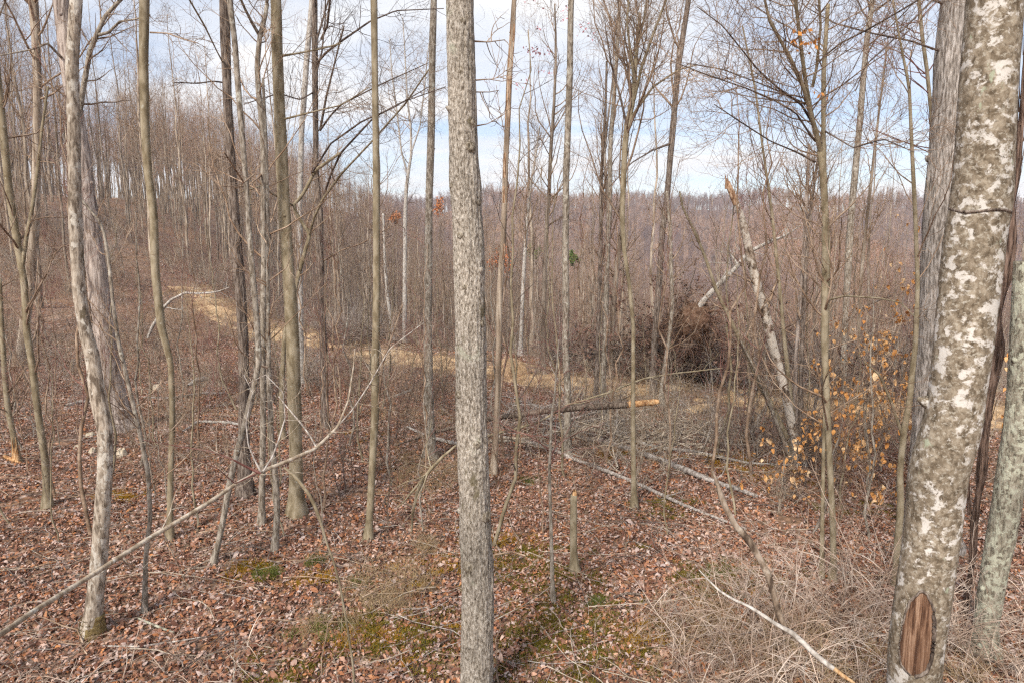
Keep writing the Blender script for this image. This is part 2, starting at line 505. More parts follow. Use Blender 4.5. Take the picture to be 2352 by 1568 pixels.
def resample(P, R, K):
    P = np.asarray(P, float); R = np.asarray(R, float)
    d = np.r_[0, np.cumsum(np.linalg.norm(np.diff(P, axis=0), axis=1))]
    # catmull-rom style smoothing through dense linear + gaussian
    u = np.linspace(0, d[-1], K)
    Q = np.stack([np.interp(u, d, P[:, i]) for i in range(3)], axis=1)
    r = np.interp(u, d, R)
    w = max(1, int(K / (len(P) * 3.2)))
    if w > 1 and K > 8:
        ker = np.hanning(2 * w + 1); ker /= ker.sum()
        for i in range(3):
            pad = np.r_[2 * Q[0, i] - Q[w:0:-1, i], Q[:, i], 2 * Q[-1, i] - Q[-2:-w - 2:-1, i]]
            Q[:, i] = np.convolve(pad, ker, 'valid')
        pad = np.r_[np.full(w, r[0]), r, np.full(w, r[-1])]
        r = np.convolve(pad, ker, 'valid')
    return Q, r

def spawn(P, R, n, t0, t1, ang, length, rr, K=5, up=0.15, wig=0.22, rmin=0.0015, tip=0.25, tfall=0.5, g=None, side=None):
    """n children on each of N parent curves -> (N*n,K,3),(N*n,K)"""
    g = g or rng
    N, KP, _ = P.shape
    t = g.uniform(t0, t1, (N, n))
    f = t * (KP - 1)
    i = np.minimum(f.astype(int), KP - 2); fr = (f - i)[..., None]
    a = np.arange(N)[:, None]
    pos = P[a, i] * (1 - fr) + P[a, i + 1] * fr
    rad = R[a, i] * (1 - fr[..., 0]) + R[a, i + 1] * fr[..., 0]
    T = P[a, i + 1] - P[a, i]
    T = T / (np.linalg.norm(T, axis=-1, keepdims=True) + 1e-9)
    rv = g.normal(size=(N, n, 3))
    if side is not None: rv[..., 2] *= side
    perp = rv - (rv * T).sum(-1, keepdims=True) * T
    perp /= np.linalg.norm(perp, axis=-1, keepdims=True) + 1e-9
    an = np.radians(g.uniform(ang[0], ang[1], (N, n, 1)))
    D = np.cos(an) * T + np.sin(an) * perp
    tt = (t - t0) / max(1e-6, t1 - t0)
    L = g.uniform(length[0], length[1], (N, n)) * (1 - tfall * tt)
    pts = [pos]
    step = L[..., None] / (K - 1)
    for k in range(K - 1):
        D = D + g.normal(size=(N, n, 3)) * wig
        D[..., 2] += up
        D /= np.linalg.norm(D, axis=-1, keepdims=True)
        pts.append(pts[-1] + D * step)
    C = np.stack(pts, axis=2).reshape(N * n, K, 3)
    r0 = np.maximum(rad * rr * g.uniform(.6, 1.0, (N, n)), rmin)
    r0 = np.minimum(r0, rad * 0.9 + 1e-4)
    r0 = np.maximum(r0, rmin * .8)
    prof = np.linspace(1, tip, K)
    RR = (r0[..., None] * prof).reshape(N * n, K)
    return C, RR

# ------------------------------------------------------------------ ground, road
def build_ground():
    rad = np.r_[0.4, np.geomspace(1.2, 30, 150), np.geomspace(30.6, 900, 110)]
    a = np.r_[np.linspace(-52, 52, 420), np.linspace(56, 304, 50)]
    a = np.radians(a)
    RR, AA = np.meshgrid(rad, a, indexing='ij')
    X = RR * np.sin(AA); Y = RR * np.cos(AA)
    Z = HT(X, Y)
    nr, na = X.shape
    V = np.stack([X, Y, Z], -1).reshape(-1, 3)
    i = np.arange(nr - 1)[:, None]; j = np.arange(na)[None]; j2 = (j + 1) % na
    q = np.stack([i * na + j, (i + 1) * na + j, (i + 1) * na + j2, i * na + j2], -1).reshape(-1, 4)
    mb = MB(); mb.add(np.r_[V, [[0, 0, HT(0, 0)]]], q)
    c = len(V); j = np.arange(na)
    mb.Tr.append(np.stack([np.full(na, c), j, (j + 1) % na], 1))
    single('ground', mb.mesh('ground', 'ground'), kind='structure')
build_ground()

def build_road():
    xs = np.concatenate([np.linspace(-19.5, -15, 40), np.linspace(-14.8, 14, 330), np.linspace(14.2, 70, 140)])
    ys = np.interp(xs, ROADX, ROADY)
    k = np.hanning(41); k /= k.sum()
    ys2 = np.convolve(np.pad(ys, 20, mode='edge'), k, 'valid')
    tx = np.gradient(xs); ty = np.gradient(ys2)
    L = np.hypot(tx, ty); nx, ny = -ty / L, tx / L
    w = np.linspace(-1, 1, 25)
    half = 1.35 + 0.4 * fbm(xs * 0.4, 3.0, 0, 2)
    X = xs[:, None] + nx[:, None] * w * half[:, None]
    Y = ys2[:, None] + ny[:, None] * w * half[:, None]
    Z = HT(X, Y)
    edge = np.clip(np.abs(w), 0, 1)[None]
    lift = 0.05 - 0.11 * ss(0.62, 1.0, edge) + 0.035 * fbm(X * 1.6, Y * 1.6, 2, 3) - 0.04 * np.exp(-((edge - .5) / .14) ** 2) - .095 * ss(-.05, .4, fbm(X * .5 + 7, Y * .8, 5, 3))
    V = np.stack([X, Y, Z + lift], -1)
    n, mW = X.shape
    i = np.arange(n - 1)[:, None]; j = np.arange(mW - 1)[None]
    q = np.stack([i * mW + j, (i + 1) * mW + j, (i + 1) * mW + j + 1, i * mW + j + 1], -1).reshape(-1, 4)
    mb = MB(); mb.add(V.reshape(-1, 3), q)
    single('road', mb.mesh('road', 'road'), kind='structure')
build_road()

# ------------------------------------------------------------------ trees that stand out, one by one
def bark_rough(amp, kz=5.0, kt=3.0, seed=0.0, lump=0.04):
    def f(P, th):
        z = P[..., 2][..., None]
        c, s = np.cos(th)[None, None], np.sin(th)[None, None]
        a = vnoise(c * kt * 2 + seed, s * kt * 2 + 3.3, z * kz + seed)
        b = vnoise(c * kt * 4.5 + seed, s * kt * 4.5 + 7.1, z * kz * 2.2)
        l = vnoise(c * 1.1 + seed, s * 1.1, z * 1.7 + seed * 2)
        return 1 + amp * (a * .6 + b * .4) + lump * l
    return f

def trace(pts, Y, Y2=None):
    """pixel polyline (px, py, w) on upright planes from depth Y to Y2 -> points, radii"""
    n = len(pts); Y2 = Y if Y2 is None else Y2
    ws = [p[2] if len(p) > 2 else None for p in pts]
    idx = [i for i, w in enumerate(ws) if w is not None]
    wv = np.interp(range(n), idx, [ws[i] for i in idx])
    P, R = [], []
    d = np.r_[0, np.cumsum([math.hypot(pts[i + 1][0] - pts[i][0], pts[i + 1][1] - pts[i][1]) for i in range(n - 1)])]
    for i, p in enumerate(pts):
        y = Y + (Y2 - Y) * (d[i] / d[-1])
        q, t = at(p[0], p[1], y)
        P.append(q); R.append(max(0.0012, wv[i] / 2 / F * t))
    return np.array(P), np.array(R)

HEROES = []
def twigs_from(P, R, lv, seed=0, rmin=0.003, scale=1.0, tmin=0.3, spread=(35, 75), up=.12, fine=True):
    """procedural limbs > branches > twigs on one trunk curve"""
    g = np.random.default_rng(abs(int(seed)))
    out = []
    n1, n2, n3, L = lv
    if fine: n1 = int(n1 * 1.3); L *= 1.12
    c1, r1 = spawn(P[None], R[None], n1, tmin, .99, spread, (L * .5, L), .45, 8, up, .16, rmin * 1.3, .25, .55, g)
    out.append((c1, r1, 4))
    if n2:
        c2, r2 = spawn(c1, r1, n2, .2, .97, (25, 65), (L * .22, L * .5), .62, 6, up * .8, .2, rmin, .35, .45, g)
        out.append((c2, r2, 3))
        if n3:
            c3, r3 = spawn(c2, r2, n3, .2, .97, (25, 65), (L * .1, L * .26), .7, 4, up * .5, .22, rmin * .8, .45, .3, g)
            out.append((c3, r3, 3))
    return out

def hero(name, label, bk, pts, Y=None, H=13.0, twg=(9, 4, 3, 2.0), tmin=.35, rough=None, seg=None, rings=None, group=None,
         cat='tree', branches=(), twm='twig', flare=1.3, seed=None, stop=False, rmin=0.003, up=.12, spread=(35, 75), topw=.25, sink=.25):
    seed = seed if seed is not None else int(abs(pts[-1][0]) * 7 + len(pts))
    if Y is None:
        b = ground_at(pts[-1][0], pts[-1][1]); Y = float(b[1])
    P, R = trace(pts, Y)
    P, R = P[::-1], R[::-1]
    gz = float(HT(P[0, 0], Y))
    if P[0, 2] > gz + .03:                       # base is hidden: carry the trunk on down to the ground
        k = min(2, len(P) - 1)
        sl = (P[0] - P[k]) / (P[0, 2] - P[k, 2] + 1e-9)
        sl[0] = np.clip(sl[0], -.2, .2)
        base = P[0] + sl * (gz - P[0, 2]); base[2] = gz
        P = np.r_[base[None], P]; R = np.r_[R[0] * 1.12, R]
    P[0, 2] = gz
    # buttress flare and a root end below the ground
    fl = R[0] * (flare + .32)
    P = np.r_[P[0:1] - [[0, 0, sink]], P[0:1], P[0:1] + (P[1:2] - P[0:1]) * min(.5, .22 / (np.linalg.norm(P[1] - P[0]) + 1e-6)), P[1:]]
    R = np.r_[fl * 1.1, fl, R[0] * 1.04, R[1:]]
    if pts[0][1] <= 2 and not stop:              # the trunk leaves the frame: carry it on up to the crown
        d = P[-1] - P[-3 if len(P) > 4 else -2]; d /= np.linalg.norm(d)
        top = P[-1, 2]
        m = 5
        rem = max(1.5, H - top)
        g = np.random.default_rng(seed + 1)
        cur = P[-1].copy(); r0 = R[-1]
        for i in range(m):
            d = d + g.normal(size=3) * .05; d[2] += .15; d /= np.linalg.norm(d)
            cur = cur + d * rem / m
            P = np.r_[P, cur[None]]; R = np.r_[R, [r0 * (1 - (1 - .15) * (i + 1) / m)]]
    length = np.linalg.norm(np.diff(P, axis=0), axis=1).sum()
    K = rings or int(np.clip(length * 9, 16, 120))
    P2, R2 = resample(P, R, K)
    # small sideways play in depth
    u = np.linspace(0, 1, K)
    amp = 0.015 * length ** .5 * float(ss(4.5, 12, Y))
    P2[:, 1] += amp * np.sin(u * 7 + seed) * ss(0, .15, u)
    wig = 0.16 * R2.mean()
    P2[:, 0] += wig * vnoise(u * length * 1.3, seed * 1.7, 0.5) * ss(0, .05, u)
    base = np.array([P2[0, 0], P2[0, 1], gz]) + 0.0
    big = R2.mean() * F / Y
    seg = seg or (40 if big > 25 else 20 if big > 9 else 12 if big > 4 else 8)
    root = thing(name, label, cat, base, group)
    mb = MB()
    mb.tubes(P2 - base, R2, seg, rough or bark_rough(.07 if big > 5 else .05, 3.5, 1.6, seed * .37, .07))
    if big > 2.5:                                # knots and branch scars
        g = np.random.default_rng(seed + 5)
        for _ in range(int(3 + length * .9)):
            i = g.integers(2, K - 2); a = g.uniform(0, 2 * math.pi)
            dr = np.array([math.cos(a), math.sin(a), .35])
            p = P2[i] - base
            kk = np.array([p + dr * R2[i] * .55, p + dr * R2[i] * 1.03, p + dr * R2[i] * (1.12 + .15 * g.random())])
            mb.tubes(kk, np.array([R2[i] * .34, R2[i] * .24, R2[i] * .07]), 7)
    part('trunk', mb.mesh('trunk', bk), root)
    for br in branches:
        bp, y2 = br[0], (br[1] if len(br) > 1 else Y)
        bP, bR = trace(bp, Y, y2)
        bP, bR = resample(bP, bR, max(10, len(bp) * 5))
        b = MB(); b.tubes(bP - base, bR, 8, bark_rough(.08, 6, 1.4, seed, .05))
        part('branch', b.mesh('branch', br[2] if len(br) > 2 else bk), root)
        if len(br) <= 3 or br[3]:
            mb2 = MB()
            lv = br[3] if len(br) > 3 else (7, 3, 2, .9)
            for c, r, s in twigs_from(bP - base, bR, lv, seed + int(bp[0][0]), rmin * .9, tmin=.15, up=.05):
                mb2.tubes(c, r, s)
            part('twigs', mb2.mesh('twigs', twm), root, kind='stuff')
    if twg:
        mb3 = MB()
        for c, r, s in twigs_from(P2 - base, R2, twg, seed, rmin, tmin=tmin, up=up, spread=spread):
            mb3.tubes(c, r, s)
        part('twigs', mb3.mesh('twigs', twm), root, kind='stuff')
    HEROES.append((base[0], base[1]))
    return root, P2, R2, base, Y

hero('bare_tree', 'straight grey furrowed trunk nearest the camera in the middle of the clearing', 'furrow',
     [(1056, 0, 63), (1060, 150, 64), (1064, 300, 65), (1068, 390, 68), (1069, 430, 76), (1071, 462, 66), (1076, 540, 68), (1078, 600, 70), (1079, 700, 67),
      (1081, 800, 68), (1084, 1000, 69), (1090, 1100, 70), (1092, 1200, 71), (1097, 1300, 73), (1098, 1400, 73), (1095, 1568, 74)], Y=4.4, H=14,
     twg=(10, 3, 3, 2.4), tmin=.72, rough=bark_rough(.11, 7.5, 4.6, 2.2, .03), seg=96, rings=620, flare=1.12,
     branches=[([(1084, 95, 5), (1120, 97, 3), (1160, 92, 2)], 4.5, 'twig', (4, 2, 0, .5)),
               ([(1090, 185, 4), (1130, 182, 2), (1170, 172, 1.5)], 4.2, 'twig', (4, 2, 0, .4)),
               ([(1092, 290, 4), (1120, 285, 2), (1160, 262, 1.5)], 4.6, 'twig', (4, 2, 0, .4)),
               ([(1094, 212, 3), (1125, 212, 2), (1146, 208, 1.3)], 4.5, 'twig', (3, 2, 0, .3))])

def near_trunk_scars():
    root = [o for o in COL.objects if o.get('label', '').startswith('straight grey furrowed')][0]
    b = np.array(root.location)
    for px, py, w, s_ in ((1066, 60, 63, .3), (1056, 172, 64, -.25), (1090, 290, 65, .8), (1036, 432, 70, -.9), (1102, 470, 68, .9), (1080, 345, 66, .2), (1058, 545, 68, -.4), (1112, 745, 67, .9), (1052, 905, 69, -.8),
                          (1098, 1015, 69, .3), (1122, 1180, 71, .8), (1080, 1290, 73, -.2), (1070, 660, 67, -.2)):
        c, t = at(px, py, 4.4)
        r = w / 2 / F * t
        a = math.asin(max(-.95, min(.95, s_)))
        d = np.array([math.sin(a), -math.cos(a), .12])
        ctr = c - np.array([s_ * r * .98, 0, 0]); ctr = ctr if abs(s_) > 2 else c - np.array([math.sin(a) * r, 0, 0])
        p0 = ctr + d * r * .72 - b
        k = np.random.default_rng(int(px)).uniform(.7, 1.25)
        mb = MB()
        P = np.array([p0, p0 + d * r * .26, p0 + d * r * .33, p0 + d * r * .30])
        R = np.array([r * .42, r * .27, r * .16, r * .05]) * k
        mb.tubes(P, R, 14, bark_rough(.25, 22, 2.4, px * .1, .2))
        part('branch_scar', mb.mesh('branch_scar', 'scar'), root)
near_trunk_scars()
r_, Pb, Rb, bb, Yb = hero('lichened_tree', 'thick leaning trunk blotched with white lichen, with a bare wood wound near its foot', 'spotted',
     [(2292, -10, 116), (2283, 100, 115), (2272, 220, 114), (2262, 380, 116), (2255, 470, 122), (2243, 520, 118), (2229, 640, 119), (2214, 784, 117), (2198, 900, 114),
      (2186, 980, 119), (2153, 1080, 120), (2142, 1200, 114), (2128, 1300, 112), (2113, 1400, 112), (2100, 1500, 110), (2096, 1568, 108)], Y=3.05, H=12,
     twg=(8, 4, 3, 2.0), tmin=.8, rough=bark_rough(.02, 4, 2, 7.7, .05), seg=72, rings=300, flare=1.15)
# wound: exposed heartwood, curled bark lip round it, and a healed ring high up
def wound():
    g = np.random.default_rng(3)
    pts = [(2152, 1338), (2150, 1370), (2146, 1410), (2142, 1450), (2138, 1490), (2132, 1515)]
    # front surface facing the camera
    n = 40; V = []; hw = []
    ys = np.linspace(1332, 1520, n)
    kx = [1332, 1340, 1352, 1372, 1420, 1470, 1500, 1514, 1520]
    Lx = np.interp(ys, kx, [2121, 2119, 2119, 2117, 2114, 2110, 2112, 2120, 2130]) + g.normal(size=n) * .7
    Rx = np.interp(ys, kx, [2125, 2136, 2150, 2163, 2171, 2169, 2162, 2150, 2138]) + g.normal(size=n) * .9
    cxs, hw = (Lx + Rx) / 2, (Rx - Lx) / 2
    mcols = 14
    base = bb
    G = np.zeros((n, mcols, 3))
    for i, (y, c, h) in enumerate(zip(ys, cxs, hw)):
        for j, u in enumerate(np.linspace(-1, 1, mcols)):
            q, t = at(c + u * h, y, Yb)
            # axis of the trunk at this height
            k = np.argmin(np.abs(Pb[:, 2] - q[2])); ax = Pb[k].copy(); R = Rb[k]
            dx = q[0] - ax[0]
            toward = np.array([-.55, -.83, 0])
            tang = np.array([.83, -.55, 0])
            a = np.clip((u * h) / F * t / R, -.95, .95)
            d = toward * math.sqrt(1 - a * a) + tang * a * -1 * -1
            G[i, j] = ax + d * R * (1.085 - .02 * (1 - u * u) + .008 * math.sin(u * 11 + y * .01) + .004 * g.normal()) - base
            G[i, j, 2] = q[2] - base[2]
    i = np.arange(n - 1)[:, None]; j = np.arange(mcols - 1)[None]
    q = np.stack([i * mcols + j, (i + 1) * mcols + j, (i + 1) * mcols + j + 1, i * mcols + j + 1], -1).reshape(-1, 4)
    mb = MB(); mb.add(G.reshape(-1, 3), q)
    part('exposed_wood', mb.mesh('exposed_wood', 'oldwood'), r_, label='long brown strip of bare cracked wood where bark has fallen away')
    rim = np.concatenate([G[::-1, 0], G[0, 1:-1], G[:, -1]])
    rim = rim + g.normal(size=rim.shape) * .0006
    mb = MB(); rr = np.full(len(rim), .0055) * (1 + .3 * vnoise(np.arange(len(rim)) * .09, 1, 1)); rr[-n:] *= 1.5
    mb.tubes(rim, rr, 6)
    part('bark_lip', mb.mesh('bark_lip', 'dark'), r_)
wound()
def ring(py, px0, px1):
    q, t = at((px0 + px1) / 2, py, Yb)
    k = np.argmin(np.abs(Pb[:, 2] - q[2])); ax = Pb[k]; R = Rb[k]
    th = np.linspace(0, 2 * math.pi, 60)
    P = np.stack([ax[0] + np.cos(th) * R * 1.0, ax[1] + np.sin(th) * R * 1.0, ax[2] + .006 * np.sin(th * 3) + .01 * np.sin(th)], -1) - bb
    mb = MB(); mb.tubes(P, np.full(60, .006) * (1 + .4 * vnoise(th * 3, 0, 0)), 6)
    part('bark_ridge', mb.mesh('bark_ridge', 'dark'), r_)
ring(478, 2195, 2320)

hero('hickory_tree', 'tall straight trunk of grey netted bark right behind the lichen blotched trunk', 'hickory',
     [(2200, 0, 72), (2187, 200, 74), (2176, 350, 76), (2165, 450, 78), (2158, 600, 80), (2150, 784, 82), (2143, 1000, 88)], Y=7.2, H=16, branches=[([(2165, 118, 6), (2150, 115, 5), (2093, 95, 4), (2003, 77, 4), (1918, 55, 3), (1848, 15, 2)], 6.5, 'twigdark', (14, 4, 2, .8)), ([(2168, 10, 6), (2143, 0, 5), (2093, 50, 4), (2033, 110, 4), (1988, 150, 3), (1965, 210, 2)], 6.6, 'twigdark', (12, 4, 2, .8))],
     twg=(10, 4, 3, 3), tmin=.6, rough=bark_rough(.07, 6, 4.2, 5.1, .03), seg=72, rings=380)

hero('lichened_tree', 'trunk crusted all over with pale green lichen at the right edge of the picture', 'crusty',
     [(2362, 600, 52), (2352, 784, 54), (2340, 960, 58), (2322, 1084, 58), (2299, 1234, 57), (2281, 1334, 52), (2266, 1440, 50), (2262, 1500, 52)],
     H=9, twg=None, rough=bark_rough(.05, 6, 3, 1.2, .05), seg=40, rings=160, stop=True)

# grapevine twisting up beside it
def vine():
    b = ground_at(2216, 1425); Y = b[1]
    P, R = trace([(2216, 1425, 14), (2233, 1284, 17), (2240, 1184, 18), (2254, 1084, 22), (2262, 1000, 20), (2270, 920, 24), (2296, 800, 24), (2288, 725, 22), (2312, 625, 25), (2322, 540, 22),
                  (2322, 470, 16), (2338, 375, 15), (2350, 225, 14), (2362, 60, 13), (2372, -60, 12)], Y, Y - .35)
    P, R = resample(P, R, 220)
    u = np.linspace(0, 1, 220)
    mb = MB(); mb.tubes(P - b, R * (.85 + .2 * vnoise(u * 22, 1, 1)), 14, bark_rough(.28, 3, 2.2, 2, .2))
    # loose strips of bark
    g = np.random.default_rng(8)
    for _ in range(70):
        i = g.integers(6, 200); a = g.uniform(0, 6.28); k = g.integers(6, 16); k = min(k, 219 - i)
        off = np.array([math.cos(a), math.sin(a), 0])
        pp = P[i:i + k] - b + off * (R[i:i + k, None] * np.linspace(.9, 1.5, k)[:, None])
        mb.tubes(pp, np.linspace(.005, .0015, k), 3)
    root = thing('grapevine', 'thick dark reddish shredding vine twisting up between the two lichened trunks', 'vine', b)
    part('stem', mb.mesh('stem', 'vine'), root)
    P2, R2 = trace([(2226, 1180, 8), (2222, 1100, 8), (2216, 1020, 7), (2208, 940, 6), (2230, 860, 6)], Y, Y - .1)
    P2, R2 = resample(P2, R2, 40)
    mb = MB(); mb.tubes(P2 - b, R2, 8, bark_rough(.25, 3, 2, 4, .1)); part('stem', mb.mesh('stem', 'vine'), root)
vine()

# left group
rf = hero('bare_tree', 'flaky pale trunk in the left foreground with a mossy golden foot', 'flaky',
     [(175, 0, 28), (170, 75, 27), (165, 150, 26), (170, 300, 26), (172, 450, 26), (176, 550, 27), (183, 675, 28), (202, 784, 29), (212, 809, 30), (225, 909, 33), (243, 984, 32),
      (242, 1084, 31), (234, 1184, 33), (226, 1284, 34), (216, 1384, 36), (210, 1460, 39)], twg=(14, 4, 3, 2.2), tmin=.55, rings=300, seg=48,
     rough=bark_rough(.07, 6, 3, 4, .07), flare=1.15, H=11)
def golden_foot():
    r, P, R, b, Y = rf
    k = int(np.argmax(P[:, 2] > b[2] + .20))
    mb = MB(); mb.tubes(P[:k + 1] - b, R[:k + 1] * np.linspace(1.09, .97, k + 1), 36, bark_rough(.07, 9, 2.5, 3, .16))
    g2 = np.random.default_rng(6)
    for _ in range(500):
        i = g2.integers(0, k); a = g2.uniform(0, 6.28); d = np.array([math.cos(a), math.sin(a), 0])
        p = P[i] - b + d * R[i] * 1.06
        mb.tubes(np.array([p, p + d * .006 + [0, 0, .006], p + d * .010 + [0, 0, .018]]), np.array([.003, .0025, .001]), 3)
    part('moss', mb.mesh('moss', 'footmoss'), r, label='dull golden moss round the foot', kind='stuff')
golden_foot()
hero('bare_tree', 'broad pinkish plated trunk leaning left, just behind the flaky trunk', 'shag',
     [(138, 0, 36), (148, 125, 34), (168, 250, 32), (186, 350, 34), (205, 500, 38), (226, 650, 42), (245, 784, 46), (262, 900, 50), (274, 985, 56)],
     twg=(12, 4, 3, 3.2), tmin=.5, H=14, rings=260, seg=44, rough=bark_rough(.10, 3, 3.4, 6, .05), flare=1.35,
     branches=[([(176, 300, 12), (192, 200, 12), (206, 120, 11), (222, 80, 10), (240, 40, 9), (265, 12, 8), (300, -20, 7)], 12.0, 'grey', (10, 4, 3, 1.3)),
               ([(222, 82, 8), (250, 75, 6), (275, 50, 5), (310, 45, 4), (345, 35, 3)], 11.5, 'grey', (9, 4, 3, 1.0)),
               ([(148, 140, 7), (110, 100, 5), (70, 115, 4), (0, 128, 3)], 11, 'grey', (8, 4, 2, .9))])
hero('bare_tree', 'slim olive trunk with a slight bend, right of the pinkish plated trunk', 'olive',
     [(334, 0, 21), (332, 150, 20), (336, 300, 19), (342, 400, 17), (355, 500, 17), (357, 625, 18), (370, 750, 18), (392, 834, 13), (395, 950, 12), (391, 1084, 13), (390, 1240, 14)],
     twg=(12, 4, 3, 1.8), tmin=.55, H=12, branches=[([(345, 75, 4), (385, 77, 3), (420, 90, 3), (455, 100, 2)], 7.2, 'twig', (8, 3, 2, .5))])
hero('bare_tree', 'slim brown trunk with a crook, at the far left', 'olive',
     [(-12, 100, 15), (-5, 200, 16), (8, 330, 16), (18, 440, 16), (38, 560, 15), (55, 650, 15), (62, 760, 15), (78, 850, 15), (92, 960, 15), (103, 1040, 15), (108, 1110, 16), (110, 1165, 19)],
     twg=(12, 4, 3, 1.6), tmin=.3, branches=[([(50, 620, 9), (62, 540, 8), (74, 480, 8), (88, 380, 7), (96, 300, 6), (110, 200, 5)], None or 8.6, 'olive', (8, 4, 2, .8))])
hero('bare_tree', 'dull grey trunk at the far left, behind the crooked brown one', 'forest',
     [(80, 0, 20), (86, 100, 18), (88, 200, 17), (84, 350, 18), (77, 500, 20), (66, 640, 21), (52, 780, 23), (42, 840, 25)], twg=(16, 5, 3, 3.2), tmin=.35, H=17)
hero('broken_sapling', 'thin trunk at the left edge, torn open at its foot to orange wood', 'olive',
     [(-2, 640, 9), (2, 760, 10), (8, 840, 11), (20, 934, 12), (34, 1000, 12), (39, 1058, 14)], twg=(10, 3, 2, .9), tmin=.3, stop=True, cat='broken tree', H=5)
def torn():
    b = ground_at(38, 1060)
    g = np.random.default_rng(4); mb = MB()
    for i in range(16):
        a = g.uniform(0, 6.28); o = np.array([math.cos(a), math.sin(a), 0]) * .035
        mb.tubes(np.array([b + o * 1.4 - [0, 0, .03], b + o + [0, 0, .12], b + o * .8 + [0, 0, g.uniform(.2, .42)]]) - b, np.array([.022, .017, .002]), 5)
    P, R = trace([(15, 1052, 9), (40, 1062, 10), (62, 1072, 5)], b[1]); mb.tubes(P - b + [0, -.05, .05], R, 6)
    r = thing('wood_splinters', 'orange splinters of torn wood round the foot of the leftmost trunk', 'splinters', b)
    part('splinter', mb.mesh('splinter', 'orangewood'), r, kind='stuff')
torn()
hero('bare_tree', 'dark deeply furrowed trunk standing beside a pale lichened twin', 'dark',
     [(517, 0, 22), (518, 100, 22), (522, 225, 19), (527, 350, 20), (535, 450, 20), (542, 550, 22), (550, 650, 23), (557, 784, 22), (558, 900, 23), (560, 1034, 25), (564, 1140, 30)],
     twg=(11, 4, 3, 2.2), tmin=.6, H=14, rough=bark_rough(.12, 3, 3, 3, .04), seg=36, rings=200,
     branches=[([(512, 190, 4), (490, 187, 3), (455, 192, 3), (400, 190, 2)], 7.6, 'twigdark', (8, 3, 2, .5)), ([(515, 150, 4), (498, 118, 3), (470, 60, 4), (432, -5, 4)], 7.5, 'olive', (5, 3, 2, .5))])
hero('bare_tree', 'pale lichened stem bending down left beside the dark furrowed trunk', 'grey',
     [(528, 0, 14), (534, 50, 13), (541, 100, 13), (548, 200, 13), (558, 325, 13), (567, 425, 12), (573, 525, 12), (583, 650, 13), (592, 760, 14), (596, 830, 14), (582, 900, 14), (565, 965, 14), (546, 1030, 14),
      (527, 1110, 14), (512, 1200, 13), (500, 1255, 13), (487, 1295, 15)], twg=(9, 4, 3, 1.4), tmin=.55, H=10,
     branches=[([(585, 400, 4), (560, 420, 4), (515, 350, 3)], 6, 'twig', (4, 3, 2, .4))])
hero('bare_tree', 'smooth olive trunk, the stoutest of the cluster left of the middle', 'olive',
     [(632, 0, 25), (635, 125, 26), (640, 225, 25), (645, 350, 26), (650, 450, 27), (660, 600, 27), (667, 700, 29), (672, 784, 30), (675, 900, 30), (679, 1000, 30), (681, 1100, 31), (682, 1180, 34)],
     twg=(12, 4, 3, 2.4), tmin=.6, H=13, seg=36, rings=180,
     branches=[([(642, 130, 6), (690, 122, 4), (740, 112, 4), (784, 100, 3)], 8.0, 'olive', (9, 4, 2, .7)), ([(650, 275, 5), (700, 262, 4), (784, 242, 3), (850, 200, 2)], 7.8, 'olive', (9, 4, 2, .7))])
hero('bare_tree', 'forked slender trunk directly left of the smooth olive trunk', 'grey',
     [(614, 10, 9), (609, 45, 10), (597, 85, 11), (591, 150, 12), (594, 210, 12), (601, 275, 13), (606, 350, 14), (605, 450, 14), (605, 600, 14), (602, 784, 14), (604, 884, 14), (604, 1050, 13), (601, 1205, 14)],
     twg=(11, 4, 3, 1.6), tmin=.55, H=11, stop=True, branches=[([(596, 82, 8), (580, 55, 7), (562, 20, 6), (545, -20, 6)], 7.4, 'grey', (4, 3, 2, .7)), ([(612, 14, 8), (618, -40, 7), (626, -100, 6)], 7.4, 'grey', (6, 3, 2, .8)),
     ([(602, 400, 6), (592, 410, 4), (565, 430, 3), (510, 428, 2)], 7, 'twig', (5, 3, 2, .5))])
hero('bare_tree', 'short lichened stem leaning between the two slender trunks of the left cluster', 'grey',
     [(604, 180, 6), (611, 330, 7), (614, 500, 8), (616, 700, 9), (618, 860, 11), (625, 1009, 12), (635, 1109, 14), (637, 1184, 14), (631, 1268, 14)], twg=(10, 3, 2, 1.0), tmin=.4, stop=True)
hero('bare_tree', 'dark trunk with many upswept limbs right of the stout olive trunk', 'dark',
     [(722, 0, 13), (724, 150, 14), (727, 400, 13), (737, 500, 14), (740, 650, 15), (744, 784, 17), (746, 880, 16), (747, 985, 17)], twg=(18, 5, 3, 3.2), tmin=.35, H=15, up=.3, spread=(20, 50), twm='twigdark',
     branches=[([(738, 90, 6), (752, 60, 5), (760, -20, 5)], 11, 'dark'), ([(735, 300, 6), (750, 220, 5), (770, 140, 4), (790, 60, 4)], 11, 'dark'),
               ([(735, 300, 5), (760, 265, 4), (784, 240, 4), (884, 190, 3), (984, 145, 2)], 9.5, 'twigdark', (12, 4, 2, 1.1)), ([(738, 470, 6), (760, 400, 5), (784, 350, 5), (859, 270, 4), (924, 235, 3), (1024, 200, 2)], 9.5, 'twigdark', (14, 4, 2, 1.1)),
               ([(724, 150, 6), (750, 120, 5), (784, 95, 5), (849, 50, 4), (909, 25, 3), (1019, 20, 2)], 9.5, 'twigdark', (14, 4, 2, 1.1)), ([(742, 600, 4), (784, 575, 3), (830, 560, 3), (900, 520, 2)], 9.8, 'twig', (10, 4, 2, .9)),
               ([(724, 210, 4), (690, 230, 3), (640, 215, 3), (560, 240, 2)], 10.2, 'twigdark', (10, 4, 2, .9))])
